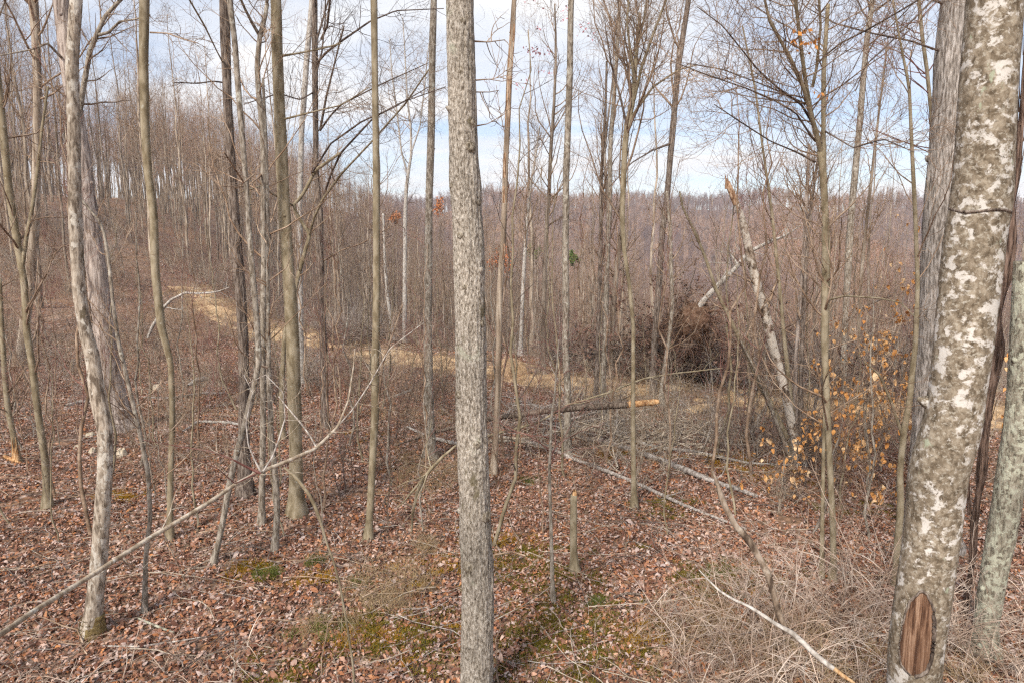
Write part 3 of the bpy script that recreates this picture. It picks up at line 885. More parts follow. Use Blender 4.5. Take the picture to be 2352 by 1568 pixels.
hero('bare_tree', 'pale blue grey trunk peeping out behind the stout olive trunk', 'pale',
     [(716, 0, 12), (704, 150, 13), (694, 300, 13), (691, 450, 12), (691, 550, 12), (691, 700, 12), (692, 800, 12), (694, 880, 13)], twg=(10, 4, 3, 3), tmin=.6, H=17)
hero('bare_tree', 'slim straight olive trunk with dark foot, second left of the nearest grey trunk', 'olive',
     [(859, 0, 16), (861, 150, 15), (864, 300, 15), (866, 450, 17), (866, 600, 16), (864, 784, 18), (862, 850, 19), (863, 934, 19), (857, 1034, 17), (852, 1134, 17), (848, 1200, 17), (846, 1240, 20)],
     twg=(9, 4, 3, 1.9), tmin=.72, H=12, branches=[([(866, 950, 4), (880, 830, 5), (905, 760, 4), (925, 700, 3)], 7.0, 'twig', (9, 3, 2, .6))])
hero('bare_tree', 'light grey trunk directly left of the nearest grey trunk, dark twigs at its top', 'grey',
     [(996, 0, 15), (993, 100, 16), (991, 225, 16), (989, 325, 17), (986, 425, 17), (984, 550, 18), (983, 700, 19), (983, 784, 20), (985, 900, 22), (988, 980, 23), (990, 1052, 25)],
     twg=(16, 4, 3, 1.5), tmin=.55, H=13, twm='twigdark', up=.05)
hero('bare_tree', 'thin pale trunk forking like a wishbone against the sky left of the nearest grey trunk', 'pale',
     [(946, 350, 5), (938, 395, 7), (934, 425, 8), (931, 500, 9), (929, 650, 9), (929, 784, 10)], Y=24, stop=True, twg=(6, 3, 2, 1.3), tmin=.6,
     branches=[([(944, 365, 6), (944, 300, 5), (935, 220, 4), (930, 120, 3), (925, 40, 2)], 24, 'pale', (16, 4, 3, 2.2)), ([(936, 400, 5), (922, 350, 4), (912, 260, 4), (900, 170, 3), (895, 90, 2)], 24, 'pale', (16, 4, 3, 2.2)),
               ([(945, 350, 4), (965, 290, 3), (975, 200, 3), (985, 100, 2)], 24, 'pale', (14, 4, 3, 2))])
hero('bare_tree', 'thin trunk leaning left with its foot behind the wishbone trunk', 'pale', [(880, 490, 5), (884, 600, 6), (890, 680, 7), (898, 740, 8), (905, 790, 9)], Y=25, stop=True, twg=(10, 4, 3, 1.6), tmin=.2)
r_dead = hero('dead_tree', 'dead trunk with bark peeling off in red brown strips, right of the nearest grey trunk', 'forest',
     [(1181, 0, 11), (1177, 75, 13), (1171, 150, 14), (1169, 200, 14), (1166, 275, 13), (1162, 375, 13), (1159, 475, 13), (1156, 550, 13), (1151, 625, 14), (1146, 720, 14), (1146, 784, 14), (1143, 900, 13), (1138, 1000, 14), (1133, 1090, 15)],
     twg=(5, 3, 0, .7), tmin=.75, H=9)
def peel():
    r, P, R, b, Y = r_dead
    g = np.random.default_rng(12)
    for py0, py1 in ((100, 150), (225, 252), (268, 285), (345, 415), (430, 470), (575, 600), (62, 88), (180, 215)):
        mb = MB()
        for _ in range(4):
            z0 = at(1165, py1, Y)[0][2]; z1 = at(1165, py0, Y)[0][2]
            i0 = np.argmin(abs(P[:, 2] - z0)); i1 = max(i0 + 2, np.argmin(abs(P[:, 2] - z1)))
            pp = P[i0:i1 + 1] - b; rr = R[i0:i1 + 1]
            a = g.uniform(-2.6, -.5)
            pp = pp + np.array([math.cos(a), math.sin(a), 0]) * rr[:, None] * np.linspace(.78, 1.0, len(pp))[:, None]
            mb.tubes(pp, rr * .3 * np.linspace(1, .4, len(pp)), 6)
        part('peeled_patch', mb.mesh('peeled_patch', 'wood'), r)
peel()
hero('bare_tree', 'straight knobbly trunk right of the dead peeling one, full height of the sky', 'grey',
     [(1311, 0, 14), (1309, 150, 14), (1306, 275, 15), (1301, 400, 15), (1299, 550, 16), (1301, 700, 16), (1299, 784, 16), (1304, 900, 16), (1303, 1040, 17)], twg=(12, 4, 2, 1.4), tmin=.6, H=15, twm='twigdark', up=0)
hero('maple_tree', 'slender tree with withered pinkish leaves at its top against the sky', 'forest',
     [(1274, 10, 3), (1276, 90, 5), (1276, 150, 6), (1272, 250, 7), (1266, 325, 8), (1261, 450, 9), (1254, 550, 10), (1249, 700, 11), (1248, 840, 12)], Y=17, stop=True, twg=(24, 4, 3, 2.3), tmin=.4, up=.12, spread=(30, 60))
hero('birch_tree', 'thin pale birch leaning right before the valley, left of the knobbly trunk', 'pale',
     [(1240, 290, 3), (1226, 385, 5), (1219, 425, 6), (1211, 500, 7), (1204, 600, 8), (1196, 784, 9), (1195, 830, 10)], Y=20, stop=True, twg=(22, 4, 3, 2.0), tmin=.45, up=.2, spread=(20, 50))
hero('bare_tree', 'slender trunk leaning right, leftmost of the close group right of the knobbly trunk', 'grey',
     [(1424, 0, 7), (1416, 150, 9), (1401, 350, 10), (1401, 450, 11), (1394, 600, 11), (1389, 784, 12), (1380, 950, 13)], twg=(18, 5, 3, 2.4), tmin=.4, H=14, up=.25, spread=(18, 45))
hero('bare_tree', 'thin dark trunk ending in a fork, in the close group right of the knobbly trunk', 'dark',
     [(1394, 140, 5), (1391, 250, 6), (1381, 400, 8), (1379, 600, 10), (1374, 784, 10), (1368, 930, 11)], twg=(16, 4, 3, 2.0), tmin=.4, stop=True, up=.25, spread=(18, 45))
hero('bare_tree', 'many limbed tree spreading a broom of branches at the top of the close group', 'olive',
     [(1470, 30, 7), (1462, 120, 9), (1456, 225, 12), (1442, 285, 14), (1436, 330, 14), (1432, 400, 13), (1429, 500, 12), (1433, 575, 10), (1444, 650, 9), (1454, 750, 9), (1454, 934, 11), (1456, 1100, 12), (1457, 1168, 14)],
     twg=(16, 5, 3, 2.0), tmin=.6, stop=True, up=.3, spread=(15, 45), rmin=.0028,
     branches=[([(1456, 230, 8), (1475, 150, 7), (1500, 80, 6), (1530, 0, 5)], 8.2, 'olive', (12, 4, 3, 1.1)), ([(1458, 190, 8), (1448, 120, 6), (1440, 50, 5), (1446, -20, 4)], 8.3, 'olive', (12, 4, 3, 1.1)),
               ([(1466, 100, 6), (1480, 40, 5), (1490, -30, 4)], 8.5, 'olive', (10, 4, 3, 1.0)), ([(1436, 330, 7), (1450, 270, 6), (1500, 200, 5), (1560, 160, 4), (1600, 150, 3)], 8.3, 'olive', (10, 4, 3, 1.0)),
               ([(1440, 290, 6), (1424, 220, 5), (1404, 150, 4), (1390, 60, 3)], 8.2, 'twigdark', (10, 4, 3, .9))])
hero('bare_tree', 'long dark limbed trunk leaning right, with its foot beside the dark brush pile', 'dark',
     [(1582, 0, 12), (1570, 80, 13), (1559, 150, 14), (1545, 300, 14), (1534, 425, 13), (1519, 550, 13), (1509, 700, 14), (1503, 784, 14), (1500, 905, 15)], twg=(22, 5, 3, 2.7), tmin=.4, H=15, up=.2, spread=(20, 55),
     branches=[([(1541, 330, 6), (1500, 345, 4), (1450, 375, 3), (1400, 430, 2)], 13, 'twigdark')])
hero('bare_tree', 'thinner companion trunk crossing low right of the long dark limbed trunk', 'grey',
     [(1532, 440, 7), (1538, 520, 9), (1540, 600, 9), (1545, 700, 9), (1537, 784, 9), (1525, 860, 10)], Y=14, stop=True, twg=(14, 4, 3, 1.2), tmin=.3)
hero('bare_tree', 'greyish trunk low in the close group, hidden above by its neighbours', 'forest',
     [(1432, 500, 9), (1419, 600, 11), (1409, 700, 13), (1405, 784, 13), (1402, 850, 14)], Y=17, stop=True, twg=(14, 4, 3, 1.8), tmin=.4)
# snag and the stems from the same clump
rs = hero('broken_snag', 'leaning broken snag with a jagged orange top, right of the dark brush pile', 'snagpale',
     [(1668, 418, 9), (1673, 432, 12), (1683, 455, 14), (1703, 500, 15), (1713, 540, 17), (1723, 585, 20), (1738, 650, 21), (1760, 725, 21), (1773, 784, 20), (1792, 860, 20), (1808, 930, 19), (1824, 1000, 19), (1836, 1070, 23)],#snag
     twg=(5, 3, 2, .8), tmin=.3, stop=True, cat='dead tree', seg=24)
def snagtop():
    r, P, R, b, Y = rs
    q0, _ = at(1692, 478, Y); k = np.argmin(np.abs(P[:, 2] - q0[2]))
    seg_ = P[k:] - b; rr = R[k:]
    mb = MB(); g = np.random.default_rng(2)
    mb.tubes(seg_ + [0, -.01, 0], rr * 1.07, 16, bark_rough(.14, 4, 3, 3, .08))
    for i in range(9):
        a = g.uniform(0, 6.28); p = seg_[-1] + np.array([math.cos(a), math.sin(a), 0]) * rr[-1] * .6
        mb.tubes(np.array([p - [0, 0, .1], p, p + [-.02, 0, g.uniform(.04, .13)]]), np.array([.014, .010, .002]), 4)
    part('exposed_wood', mb.mesh('exposed_wood', 'wood'), r, label='bare orange brown wood at the snag top')
snagtop()
clump = [
 ('thin olive stem arching up left out of the clump by the broken snag', 'olive', [(1560, 440, 4), (1568, 480, 5), (1598, 540, 6), (1622, 600, 7), (1643, 660, 8), (1693, 765, 10), (1715, 810, 12), (1738, 859, 14), (1768, 924, 15), (1803, 999, 16), (1832, 1062, 18)], (10, 4, 2, 1.1), .4),
 ('dark thin stem rising steeply from the clump, behind the broken snag', 'dark', [(1905, 200, 3), (1885, 330, 5), (1868, 450, 7), (1856, 560, 8), (1845, 700, 9), (1838, 850, 10), (1838, 960, 12), (1842, 1066, 14)], (20, 4, 3, 1.6), .35),
 ('reddish brown stem with broken bark patches rising from the clump by the snag', 'shag', [(1860, 330, 6), (1855, 420, 8), (1850, 500, 9), (1843, 600, 9), (1835, 700, 8), (1830, 800, 9), (1828, 900, 10), (1832, 1000, 11), (1846, 1060, 12)], (14, 4, 3, 1.3), .35),
 ('thin stem leaning left from the clump, its crown in the sky over the snag', 'olive', [(1705, 60, 3), (1735, 200, 5), (1748, 300, 5), (1765, 420, 6), (1775, 500, 7), (1788, 640, 8), (1800, 780, 9), (1815, 920, 11), (1832, 1068, 13)], (24, 4, 3, 1.9), .35),
 ('wiry dark shoot bowing right from the clump towards the orange leaves', 'dark', [(2045, 680, 3), (1990, 700, 4), (1940, 740, 5), (1905, 820, 6), (1880, 900, 7), (1860, 990, 8), (1846, 1070, 10)], (14, 4, 3, 1.0), .2),
 ('grey shoot leaning hard right from the clump across the leafy sapling', 'grey', [(2020, 870, 3), (1975, 920, 4), (1930, 960, 5), (1890, 1000, 6), (1862, 1035, 8), (1844, 1070, 10)], (16, 4, 2, .9), .2),
 ('short thick shoot leaning left out of the clump, forked halfway', 'grey', [(1700, 780, 3), (1735, 850, 5), (1765, 920, 7), (1792, 990, 9), (1825, 1066, 12)], (12, 4, 2, .9), .2),
]
for lb, bk, pts, tw, tm in clump:
    hero('understory_tree', lb, bk, pts, twg=tw, tmin=tm, stop=True, group='stems of the clump beside the snag', up=.15, spread=(25, 55), rmin=.0028)

hero('bare_tree', 'olive trunk forking high into three limbs, right of the broken snag', 'olive',
     [(1884, 345, 15), (1890, 400, 16), (1895, 500, 15), (1896, 650, 16), (1894, 784, 16), (1899, 900, 14), (1904, 1034, 13), (1912, 1200, 14), (1914, 1290, 14), (1911, 1334, 17)], stop=True, twg=(12, 4, 3, 1.3), tmin=.4,
     rmin=.0026,
     branches=[([(1886, 355, 12), (1876, 310, 11), (1863, 265, 10), (1845, 200, 9), (1813, 130, 8), (1785, 80, 7), (1768, 50, 7), (1752, -20, 6)], 5.7, 'olive', (16, 4, 3, 1.2)),
               ([(1866, 270, 9), (1852, 200, 9), (1842, 127, 9), (1834, 60, 8), (1824, -30, 8)], 5.8, 'olive', (14, 4, 3, 1.2)),
               ([(1868, 285, 7), (1840, 240, 5), (1784, 200, 4), (1740, 160, 4), (1660, 60, 3), (1600, 15, 2)], 5.2, 'twigdark', (12, 4, 3, 1.0)),
               ([(1872, 372, 6), (1830, 350, 4), (1770, 325, 3), (1700, 280, 3), (1640, 240, 2)], 5.3, 'twigdark', (12, 4, 3, .9)),
               ([(1850, 240, 5), (1800, 215, 4), (1740, 190, 3), (1660, 160, 3), (1575, 145, 2)], 5.9, 'twigdark', (12, 4, 3, .9)),
               ([(1866, 200, 8), (1875, 160, 7), (1885, 60, 6), (1880, -20, 5)], 5.9, 'olive', (10, 4, 3, 1.0))])
hero('bare_tree', 'slim companion stem hugging the right side of the three limbed olive trunk', 'olive',
     [(1902, 10, 9), (1896, 100, 9), (1892, 160, 10), (1891, 280, 10), (1893, 400, 9), (1900, 520, 8), (1903, 600, 7), (1899, 784, 8), (1893, 1000, 8), (1889, 1200, 9), (1887, 1330, 10)], twg=(18, 4, 3, 1.2), tmin=.45, stop=True, rmin=.0026,
     branches=[([(1889, 330, 5), (1868, 320, 5), (1828, 260, 4), (1778, 230, 4), (1718, 205, 3), (1618, 170, 3), (1540, 140, 2)], 5.3, 'twigdark', (14, 4, 2, .9)), ([(1900, 690, 5), (1940, 680, 4), (2018, 685, 4), (2068, 695, 3), (2108, 735, 2)], 5.2, 'olive', (8, 3, 2, .6)),
               ([(1893, 130, 4), (1930, 100, 4), (1990, 70, 4), (2060, 30, 4), (2110, 0, 4)], 5.4, 'twigdark', (12, 4, 3, .8)), ([(1892, 300, 4), (1960, 340, 3), (2030, 320, 3), (2100, 350, 2)], 5.4, 'twigdark', (12, 4, 3, .8))])
hero('bare_tree', 'pale straight trunk leaning right with a scar half way, left of the netted grey trunk', 'grey',
     [(2001, 0, 11), (1988, 100, 12), (1978, 250, 13), (1968, 375, 14), (1957, 500, 15), (1951, 625, 15), (1940, 784, 13), (1935, 900, 14)], Y=15, twg=(18, 5, 3, 2.2), tmin=.45, H=15, twm='twigdark')
hero('bare_tree', 'thin trunk parallel to the scarred pale one and right of it', 'forest',
     [(2036, 110, 4), (2021, 250, 5), (2005, 400, 7), (1993, 500, 7), (1978, 625, 8), (1968, 784, 9)], Y=19, stop=True, twg=(26, 4, 3, 1.9), tmin=.3, up=.2, spread=(25, 50))
hero('bare_tree', 'slender olive stem close left of the netted grey trunk, foot in leaf litter', 'olive',
     [(2050, 0, 4), (2068, 100, 5), (2088, 200, 7), (2095, 350, 8), (2103, 500, 9), (2108, 650, 10), (2104, 784, 11), (2096, 850, 13), (2090, 920, 13), (2078, 984, 14), (2068, 1084, 14), (2070, 1159, 15), (2061, 1260, 16), (2058, 1345, 17)],
     twg=(18, 4, 3, 1.3), tmin=.35, H=8, rmin=.0026, branches=[([(2072, 1000, 7), (2050, 930, 6), (2020, 860, 5), (1985, 830, 4)], 6, 'olive', (8, 3, 2, .6))])
hero('bare_tree', 'upright olive stem in the sky just left of the netted grey trunk', 'olive',
     [(2113, -5, 8), (2120, 80, 8), (2130, 160, 8), (2137, 250, 8), (2139, 310, 8), (2142, 420, 9), (2146, 600, 9), (2148, 784, 10)], Y=9.5, twg=(20, 4, 3, 1.5), tmin=.45, H=9, twm='twigred')
hero('sapling', 'knee thin sapling with reddish twigs in the middle clearing', 'grey',
     [(1284, 780, 3), (1274, 909, 5), (1266, 959, 6), (1261, 1084, 7), (1266, 1234, 8), (1268, 1320, 9), (1271, 1388, 10)], twg=(18, 4, 2, .75), tmin=.55, stop=True, twm='twigred', up=.02, cat='sapling', rmin=.0016)
hero('tree_stub', 'short broken stub with an orange top beside the thin middle sapling', 'olive',
     [(1319, 1136, 15), (1318, 1200, 16), (1318, 1260, 17), (1321, 1316, 20)], twg=None, stop=True, cat='stub', seg=20)
def stubtop():
    b = ground_at(1321, 1316); P, R = trace([(1319, 1140, 12), (1320, 1129, 9)], b[1])
    mb = MB(); mb.tubes(P, R, 10, bark_rough(.2, 9, 2, 1, .2)); g = np.random.default_rng(1)
    for i in range(5):
        p = P[-1] + [g.uniform(-.01, .01), g.uniform(-.01, .01), -.02]
        mb.tubes(np.array([p, p + [0, 0, g.uniform(.03, .07)]]), np.array([.007, .001]), 4)
    return mb
o_ = [o for o in COL.objects if o.get('category') == 'stub'][0]
mb = stubtop(); mb.V = [v - np.array(o_.location) for v in mb.V]
part('broken_top', mb.mesh('broken_top', 'orangewood'), o_, label='jagged orange broken top')
hero('sapling', 'crooked lichened sapling rising left of the bent foreground limb', 'grey',
     [(165, 425, 3), (187, 460, 5), (212, 490, 6), (235, 515, 6), (250, 600, 7), (260, 700, 8), (272, 784, 9), (290, 859, 9), (308, 934, 9), (325, 1009, 9), (340, 1084, 10), (345, 1184, 10), (334, 1284, 10), (332, 1410, 11)],
     twg=(14, 4, 2, 1.0), tmin=.3, stop=True, cat='sapling', rmin=.002)
hero('sapling', 'sapling with a sharply kinked dark limb, behind the stout olive trunk', 'olive',
     [(784, 352, 6), (750, 375, 7), (725, 392, 8), (705, 430, 8), (690, 455, 8), (672, 472, 8), (680, 490, 8), (692, 512, 8), (711, 537, 9), (700, 575, 9), (688, 620, 9), (672, 690, 10), (655, 770, 11), (648, 900, 12), (650, 1010, 13)],
     twg=(8, 4, 2, 1.1), tmin=.5, stop=True, cat='sapling', branches=[([(711, 537, 7), (722, 500, 6), (740, 460, 6), (784, 400, 5), (850, 330, 4), (930, 240, 4), (985, 160, 3)], 9.0, 'olive', (12, 4, 3, .9)),
                                                        ([(715, 400, 5), (760, 330, 4), (830, 280, 4), (900, 250, 3), (985, 200, 2)], 9.0, 'twigdark', (12, 4, 3, .8)), ([(672, 472, 5), (625, 445, 4), (600, 428, 4), (560, 440, 3), (520, 452, 2)], 8.8, 'olive', (8, 4, 2, .6))])

# ------------------------------------------------------------------ fallen and leaning wood
def limb(name, label, cat, pts, Y, Y2=None, bk='twiggrey', tw=None, seg=10, group=None, extra=(), rough=None, K=None, twm=None, rmin=.0018):
    if Y is None:
        Y = ground_at(pts[0][0], pts[0][1])[1]
    P, R = trace(pts, Y, Y2)
    P, R = resample(P, R, K or max(24, len(pts) * 8))
    u = np.linspace(0, 8, len(P))
    P[:, 2] += R.mean() * .4 * vnoise(u * 1.3, 3.3, pts[0][0])
    b = P[0].copy()
    root = thing(name, label, cat, b, group)
    mb = MB(); mb.tubes(P - b, R, seg, rough or bark_rough(.10, 5, 1.5, pts[0][0], .06))
    part('stem', mb.mesh('stem', bk), root)
    for e in extra:
        eP, eR = trace(e[0], e[1], e[2]); eP, eR = resample(eP, eR, max(14, len(e[0]) * 6))
        m2 = MB(); m2.tubes(eP - b, eR, 8, bark_rough(.1, 5, 1.5, 1, .05)); part('branch', m2.mesh('branch', e[3] if len(e) > 3 else bk), root)
        if len(e) > 4:
            m3 = MB()
            for c, r, s in twigs_from(eP - b, eR, e[4], int(e[0][0][0]), rmin, tmin=.2, up=.02): m3.tubes(c, r, s)
            part('twigs', m3.mesh('twigs', twm or bk), root, kind='stuff')
    if tw:
        m3 = MB()
        for c, r, s in twigs_from(P - b, R, tw, int(pts[0][0]), rmin, tmin=.3, up=.02): m3.tubes(c, r, s)
        part('twigs', m3.mesh('twigs', twm or bk), root, kind='stuff')
    return root, P, R, b

limb('bent_sapling', 'long tan limb bowing across the lower left foreground with reddish shoots', 'bent sapling',
     [(-90, 1490, 14), (0, 1457, 13), (75, 1404, 12), (175, 1342, 11), (275, 1277, 11), (340, 1238, 11), (410, 1196, 10), (475, 1156, 10), (540, 1112, 9), (595, 1084, 9), (650, 1062, 9), (725, 1029, 8), (775, 980, 6), (800, 920, 4), (812, 840, 3), (815, 800, 2)],
     2.1, 4.6, 'tanlimb', (9, 3, 0, .5), 16,
     extra=[([(598, 1086, 7), (560, 1068, 5), (530, 1052, 4), (480, 1035, 3), (410, 1024, 2), (330, 1010, 1.5)], 3.5, 3.2, 'twigred', (8, 3, 0, .3)),
            ([(600, 1084, 5), (582, 1050, 4), (570, 1020, 3), (565, 970, 3), (580, 900, 2), (560, 860, 2)], 3.5, 3.7, 'twiggrey', (8, 3, 0, .3)),
            ([(604, 1082, 5), (625, 1050, 4), (640, 1010, 4), (655, 960, 3), (650, 900, 2), (610, 860, 2), (570, 880, 1.5)], 3.5, 3.9, 'twiggrey', (8, 3, 0, .3)),
            ([(727, 1027, 5), (712, 1000, 4), (690, 970, 4), (660, 935, 3), (640, 910, 3)], 4.1, 4.3, 'twiggrey', (5, 2, 0, .3)),
            ([(590, 1086, 4), (540, 1110, 3), (500, 1075, 2), (440, 1050, 1.5)], 3.5, 3.1, 'twigred', (6, 2, 0, .3)),
            ([(770, 985, 4), (810, 940, 3), (850, 880, 3), (895, 800, 2), (975, 740, 2)], 4.3, 5, 'twiggrey', (10, 3, 0, .4))], rmin=.0013)
limb('thin_stem', 'dark crooked stem running down from the fork of the bowing limb to the ground', 'sapling',
     [(652, 1072, 5), (680, 1095, 7), (710, 1134, 8), (727, 1170, 8), (740, 1209, 6), (752, 1250, 5), (765, 1284, 5), (780, 1340, 5), (795, 1420, 5), (810, 1520, 5), (815, 1580, 5)], 4.3, 4.3, 'olive', (8, 3, 0, .4), 10, rmin=.0013)
limb('dead_branch', 'upright dead branch stub with peeling bark rising in the lower right foreground', 'dead branch',
     [(1806, 1452, 15), (1789, 1409, 15), (1776, 1360, 13), (1765, 1322, 15), (1750, 1290, 14), (1732, 1258, 16), (1716, 1236, 16), (1690, 1205, 14), (1668, 1165, 13), (1656, 1140, 14), (1648, 1110, 10), (1637, 1080, 4)],
     3.1, 3.3, 'snagbark', None, 16, extra=[([(1662, 1152, 6), (1650, 1158, 5), (1642, 1155, 3)], 3.3, 3.3)])
limb('dead_branch', 'pale dead branch sloping down to a broken orange end at the bottom right', 'dead branch',
     [(1605, 1308, 2), (1625, 1330, 4), (1653, 1357, 5), (1680, 1372, 6), (1718, 1391, 7), (1783, 1432, 9), (1820, 1452, 12), (1868, 1497, 12), (1900, 1524, 12), (1918, 1536, 11)],
     3.2, 2.9, 'pale', None, 16, extra=[([(1914, 1533, 10), (1935, 1550, 10), (1957, 1564, 8), (1975, 1580, 5)], 2.9, 2.88, 'orangewood')])
Yl = float(ground_at(905, 1030)[1])
print('Yl', Yl)
limb('fallen_log', 'dark slender log lying aslant in the clearing with a fresh orange broken end', 'log',
     [(905, 1022, 3), (940, 1010, 4), (984, 996, 6), (1049, 981, 8), (1119, 962, 11), (1180, 953, 12), (1234, 946, 13), (1314, 936, 15), (1380, 931, 16), (1445, 927, 17)],
     Yl - .05, Yl - 1.1, 'darklog', (6, 3, 2, .6), 16, extra=[([(1440, 928, 16), (1470, 926, 15), (1500, 923, 15), (1514, 922, 10)], Yl - 1.1, Yl - 1.12, 'orangewood')])
logs = [
 ('long grey fallen pole sloping down right through the middle of the clearing', [(1100, 998, 5), (1134, 1004, 6), (1200, 1016, 7), (1264, 1034, 8), (1309, 1056, 9), (1384, 1084, 10), (1459, 1114, 9), (1568, 1164, 8), (1660, 1200, 6), (1745, 1230, 4)], 'twiggrey'),
 ('pale curving fallen limb, uppermost of the tangle right of the clearing', [(1300, 975, 5), (1344, 989, 7), (1409, 999, 8), (1459, 1019, 9), (1510, 1032, 8), (1600, 1042, 7), (1720, 1068, 6), (1830, 1072, 4)], 'pale'),
 ('thick barked fallen limb under the pale curving one', [(1310, 1000, 6), (1349, 1014, 10), (1395, 1022, 12), (1434, 1034, 13), (1500, 1056, 13), (1568, 1084, 14), (1618, 1104, 13), (1660, 1120, 12), (1693, 1129, 12), (1740, 1146, 9)], 'twiggrey'),
 ('slim fallen pole with one end hidden by the nearest grey trunk', [(1118, 1018, 8), (1180, 1016, 7), (1260, 1026, 5), (1330, 1050, 4)], 'grey'),
 ('fallen pale log with a split yellow end left of the nearest grey trunk', [(935, 984, 5), (985, 1008, 7), (1030, 1020, 9), (1052, 1026, 9)], 'pale'),
 ('pale fallen log beside the road left of the light grey trunk', [(900, 915, 3), (925, 908, 8), (945, 900, 7)], 'pale'),
 ('weathered log lying under the olive trunk on the left', [(150, 935, 6), (180, 928, 9), (210, 926, 7)], 'twiggrey'),
 ('broken pale root log on the leaf slope at left', [(432, 890, 6), (450, 882, 13), (475, 874, 10)], 'pale'),
 ('thin pale log lying level behind the cluster on the left', [(330, 915, 4), (385, 918, 5), (470, 905, 4), (515, 906, 5)], 'twiggrey'),
 ('grey log lying across the leaves between the furrowed trunk and the left group', [(420, 995, 5), (455, 972, 6), (520, 974, 7), (560, 980, 5)], 'pale'),
 ('low dark log at the edge of the litter behind the thin stub', [(1390, 1385, 5), (1440, 1368, 7), (1480, 1372, 4)], 'dark'),
 ('pinkish pole leaning through brush at the bottom left', [(230, 1490, 3), (320, 1490, 5), (420, 1475, 4), (470, 1468, 3)], 'twiggrey'),
 ('lichened short limb on the leaves right of the left foreground trunk', [(318, 1424, 4), (350, 1440, 6), (400, 1458, 5)], 'crusty'),
]
for lb, pts, bk in logs:
    P0 = [ground_at(p[0], p[1]) for p in pts]
    P0 = np.array(P0); t = (P0[:, 1])
    P0 = P0.copy(); P0[:, 2] = HT(P0[:, 0], P0[:, 1])
    R0 = np.array([p[2] for p in pts]) / 2 / F * np.hypot(P0[:, 1], 0) * 1.05
    P0[:, 2] += R0 * .8 + .015
    P1, R1 = resample(P0, R0, 60)
    b = P1[0].copy(); root = thing('fallen_log', lb, 'log', b)
    mb = MB(); mb.tubes(P1 - b, R1, 12, bark_rough(.12, 3, 1.5, pts[0][0], .1)); part('stem', mb.mesh('stem', bk), root)
    if len(pts) > 5:
        mb = MB()
        for c, r, s in twigs_from(P1 - b, R1, (10, 4, 2, .8), int(pts[0][0]), .0025, tmin=.05, up=.12): mb.tubes(c, r, s)
        part('twigs', mb.mesh('twigs', 'twiggrey'), root, kind='stuff')
def uprooted():
    Y = 14.6
    root, P, R, b = limb('uprooted_tree', 'uprooted pale birch leaning right out of its red brown root ball', 'fallen tree',
     [(1585, 730, 14), (1613, 695, 13), (1650, 655, 12), (1693, 612, 11), (1720, 580, 9), (1768, 556, 7), (1800, 545, 5), (1840, 518, 3)], Y, Y - 1, 'pale', (10, 3, 2, 1.2), 12)
    g2 = np.random.default_rng(31)
    c, t = at(1592, 742, Y); c = c - b
    w, h = 44 / F * t, 40 / F * t
    n, k = 26, 44
    V = []
    for i in range(n):
        ph = math.pi * i / (n - 1)
        for j in range(k):
            a = j / k * 2 * math.pi
            d = np.array([math.sin(ph) * math.cos(a), math.sin(ph) * math.sin(a) * .6, math.cos(ph)])
            r = 1 + .30 * float(vnoise(d[0] * 2.2 + 5, d[1] * 2.2, d[2] * 2.2)) + .16 * float(vnoise(d[0] * 6, d[1] * 6, d[2] * 6 + 3))
            V.append(c + d * r * np.array([w, w, h]))
    q = [[i * k + j, (i + 1) * k + j, (i + 1) * k + (j + 1) % k, i * k + (j + 1) % k] for i in range(n - 1) for j in range(k)]
    mb = MB(); mb.add(np.array(V), q); part('root_ball', mb.mesh('root_ball', 'rootearth'), root, label='lumpy red brown soil held in the roots')
    m = 120; K = 8
    D = g2.normal(size=(m, 3)) * [1, .7, 1]; D /= np.linalg.norm(D, axis=1, keepdims=True)
    pos = c + D * np.array([w, w * .6, h]) * .85; pts = [pos]
    L = g2.uniform(.1, .7, m)
    for q_ in range(K - 1):
        D = D + g2.normal(size=(m, 3)) * .3; D[:, 2] -= .22; D[:, 0] -= .06; D /= np.linalg.norm(D, axis=1, keepdims=True)
        pts.append(pts[-1] + D * (L / (K - 1))[:, None])
    P_ = np.stack(pts, 1); R_ = g2.uniform(.006, .022, m)[:, None] * np.linspace(1, .15, K)[None]
    mb = MB(); mb.tubes(P_, R_, 5)
    c1, r1 = spawn(P_, R_, 5, .2, .95, (20, 70), (.1, .35), .6, 5, -.1, .25, .003, .4, .2, g2); mb.tubes(c1, r1, 3)
    part('roots', mb.mesh('roots', 'rootwood'), root, kind='stuff')
uprooted()
limb('arching_branch', 'pale barkless branch arching over beside the dirt track on the left', 'branch',
     [(340, 775, 6), (348, 755, 7), (366, 722, 7), (378, 705, 7), (395, 688, 6), (425, 673, 6), (475, 674, 4), (500, 670, 3), (526, 660, 2)], 12.5, 12, 'pale', (8, 3, 0, .5), 10)
limb('arching_branch', 'twin limb leaning from the nearest grey trunk down left to the leaves', 'branch',
     [(1048, 1022, 5), (1020, 1045, 7), (990, 1075, 8), (972, 1100, 8), (958, 1130, 7), (948, 1180, 6), (945, 1220, 5)], 6.5, 6.9, 'olive', (9, 3, 2, .6), 10,
     extra=[([(972, 1098, 6), (945, 1130, 5), (925, 1155, 3), (910, 1165, 2)], 6.8, 6.9)])
limb('arching_branch', 'long thin olive branch slanting up right beside the orange ended log', 'branch',
     [(1120, 1000, 6), (1180, 985, 6), (1240, 968, 5), (1300, 930, 5), (1400, 900, 4), (1480, 868, 4), (1568, 855, 3), (1660, 845, 2)], Yl - .6, Yl, 'olive', (12, 4, 2, .9), 8)
limb('dead_branch', 'dark little limb standing askew between the two stems in the right clearing', 'dead branch',
     [(1867, 1222, 5), (1880, 1205, 9), (1893, 1170, 9), (1900, 1145, 6)], 6.4, 6.4, 'dark', None, 10)

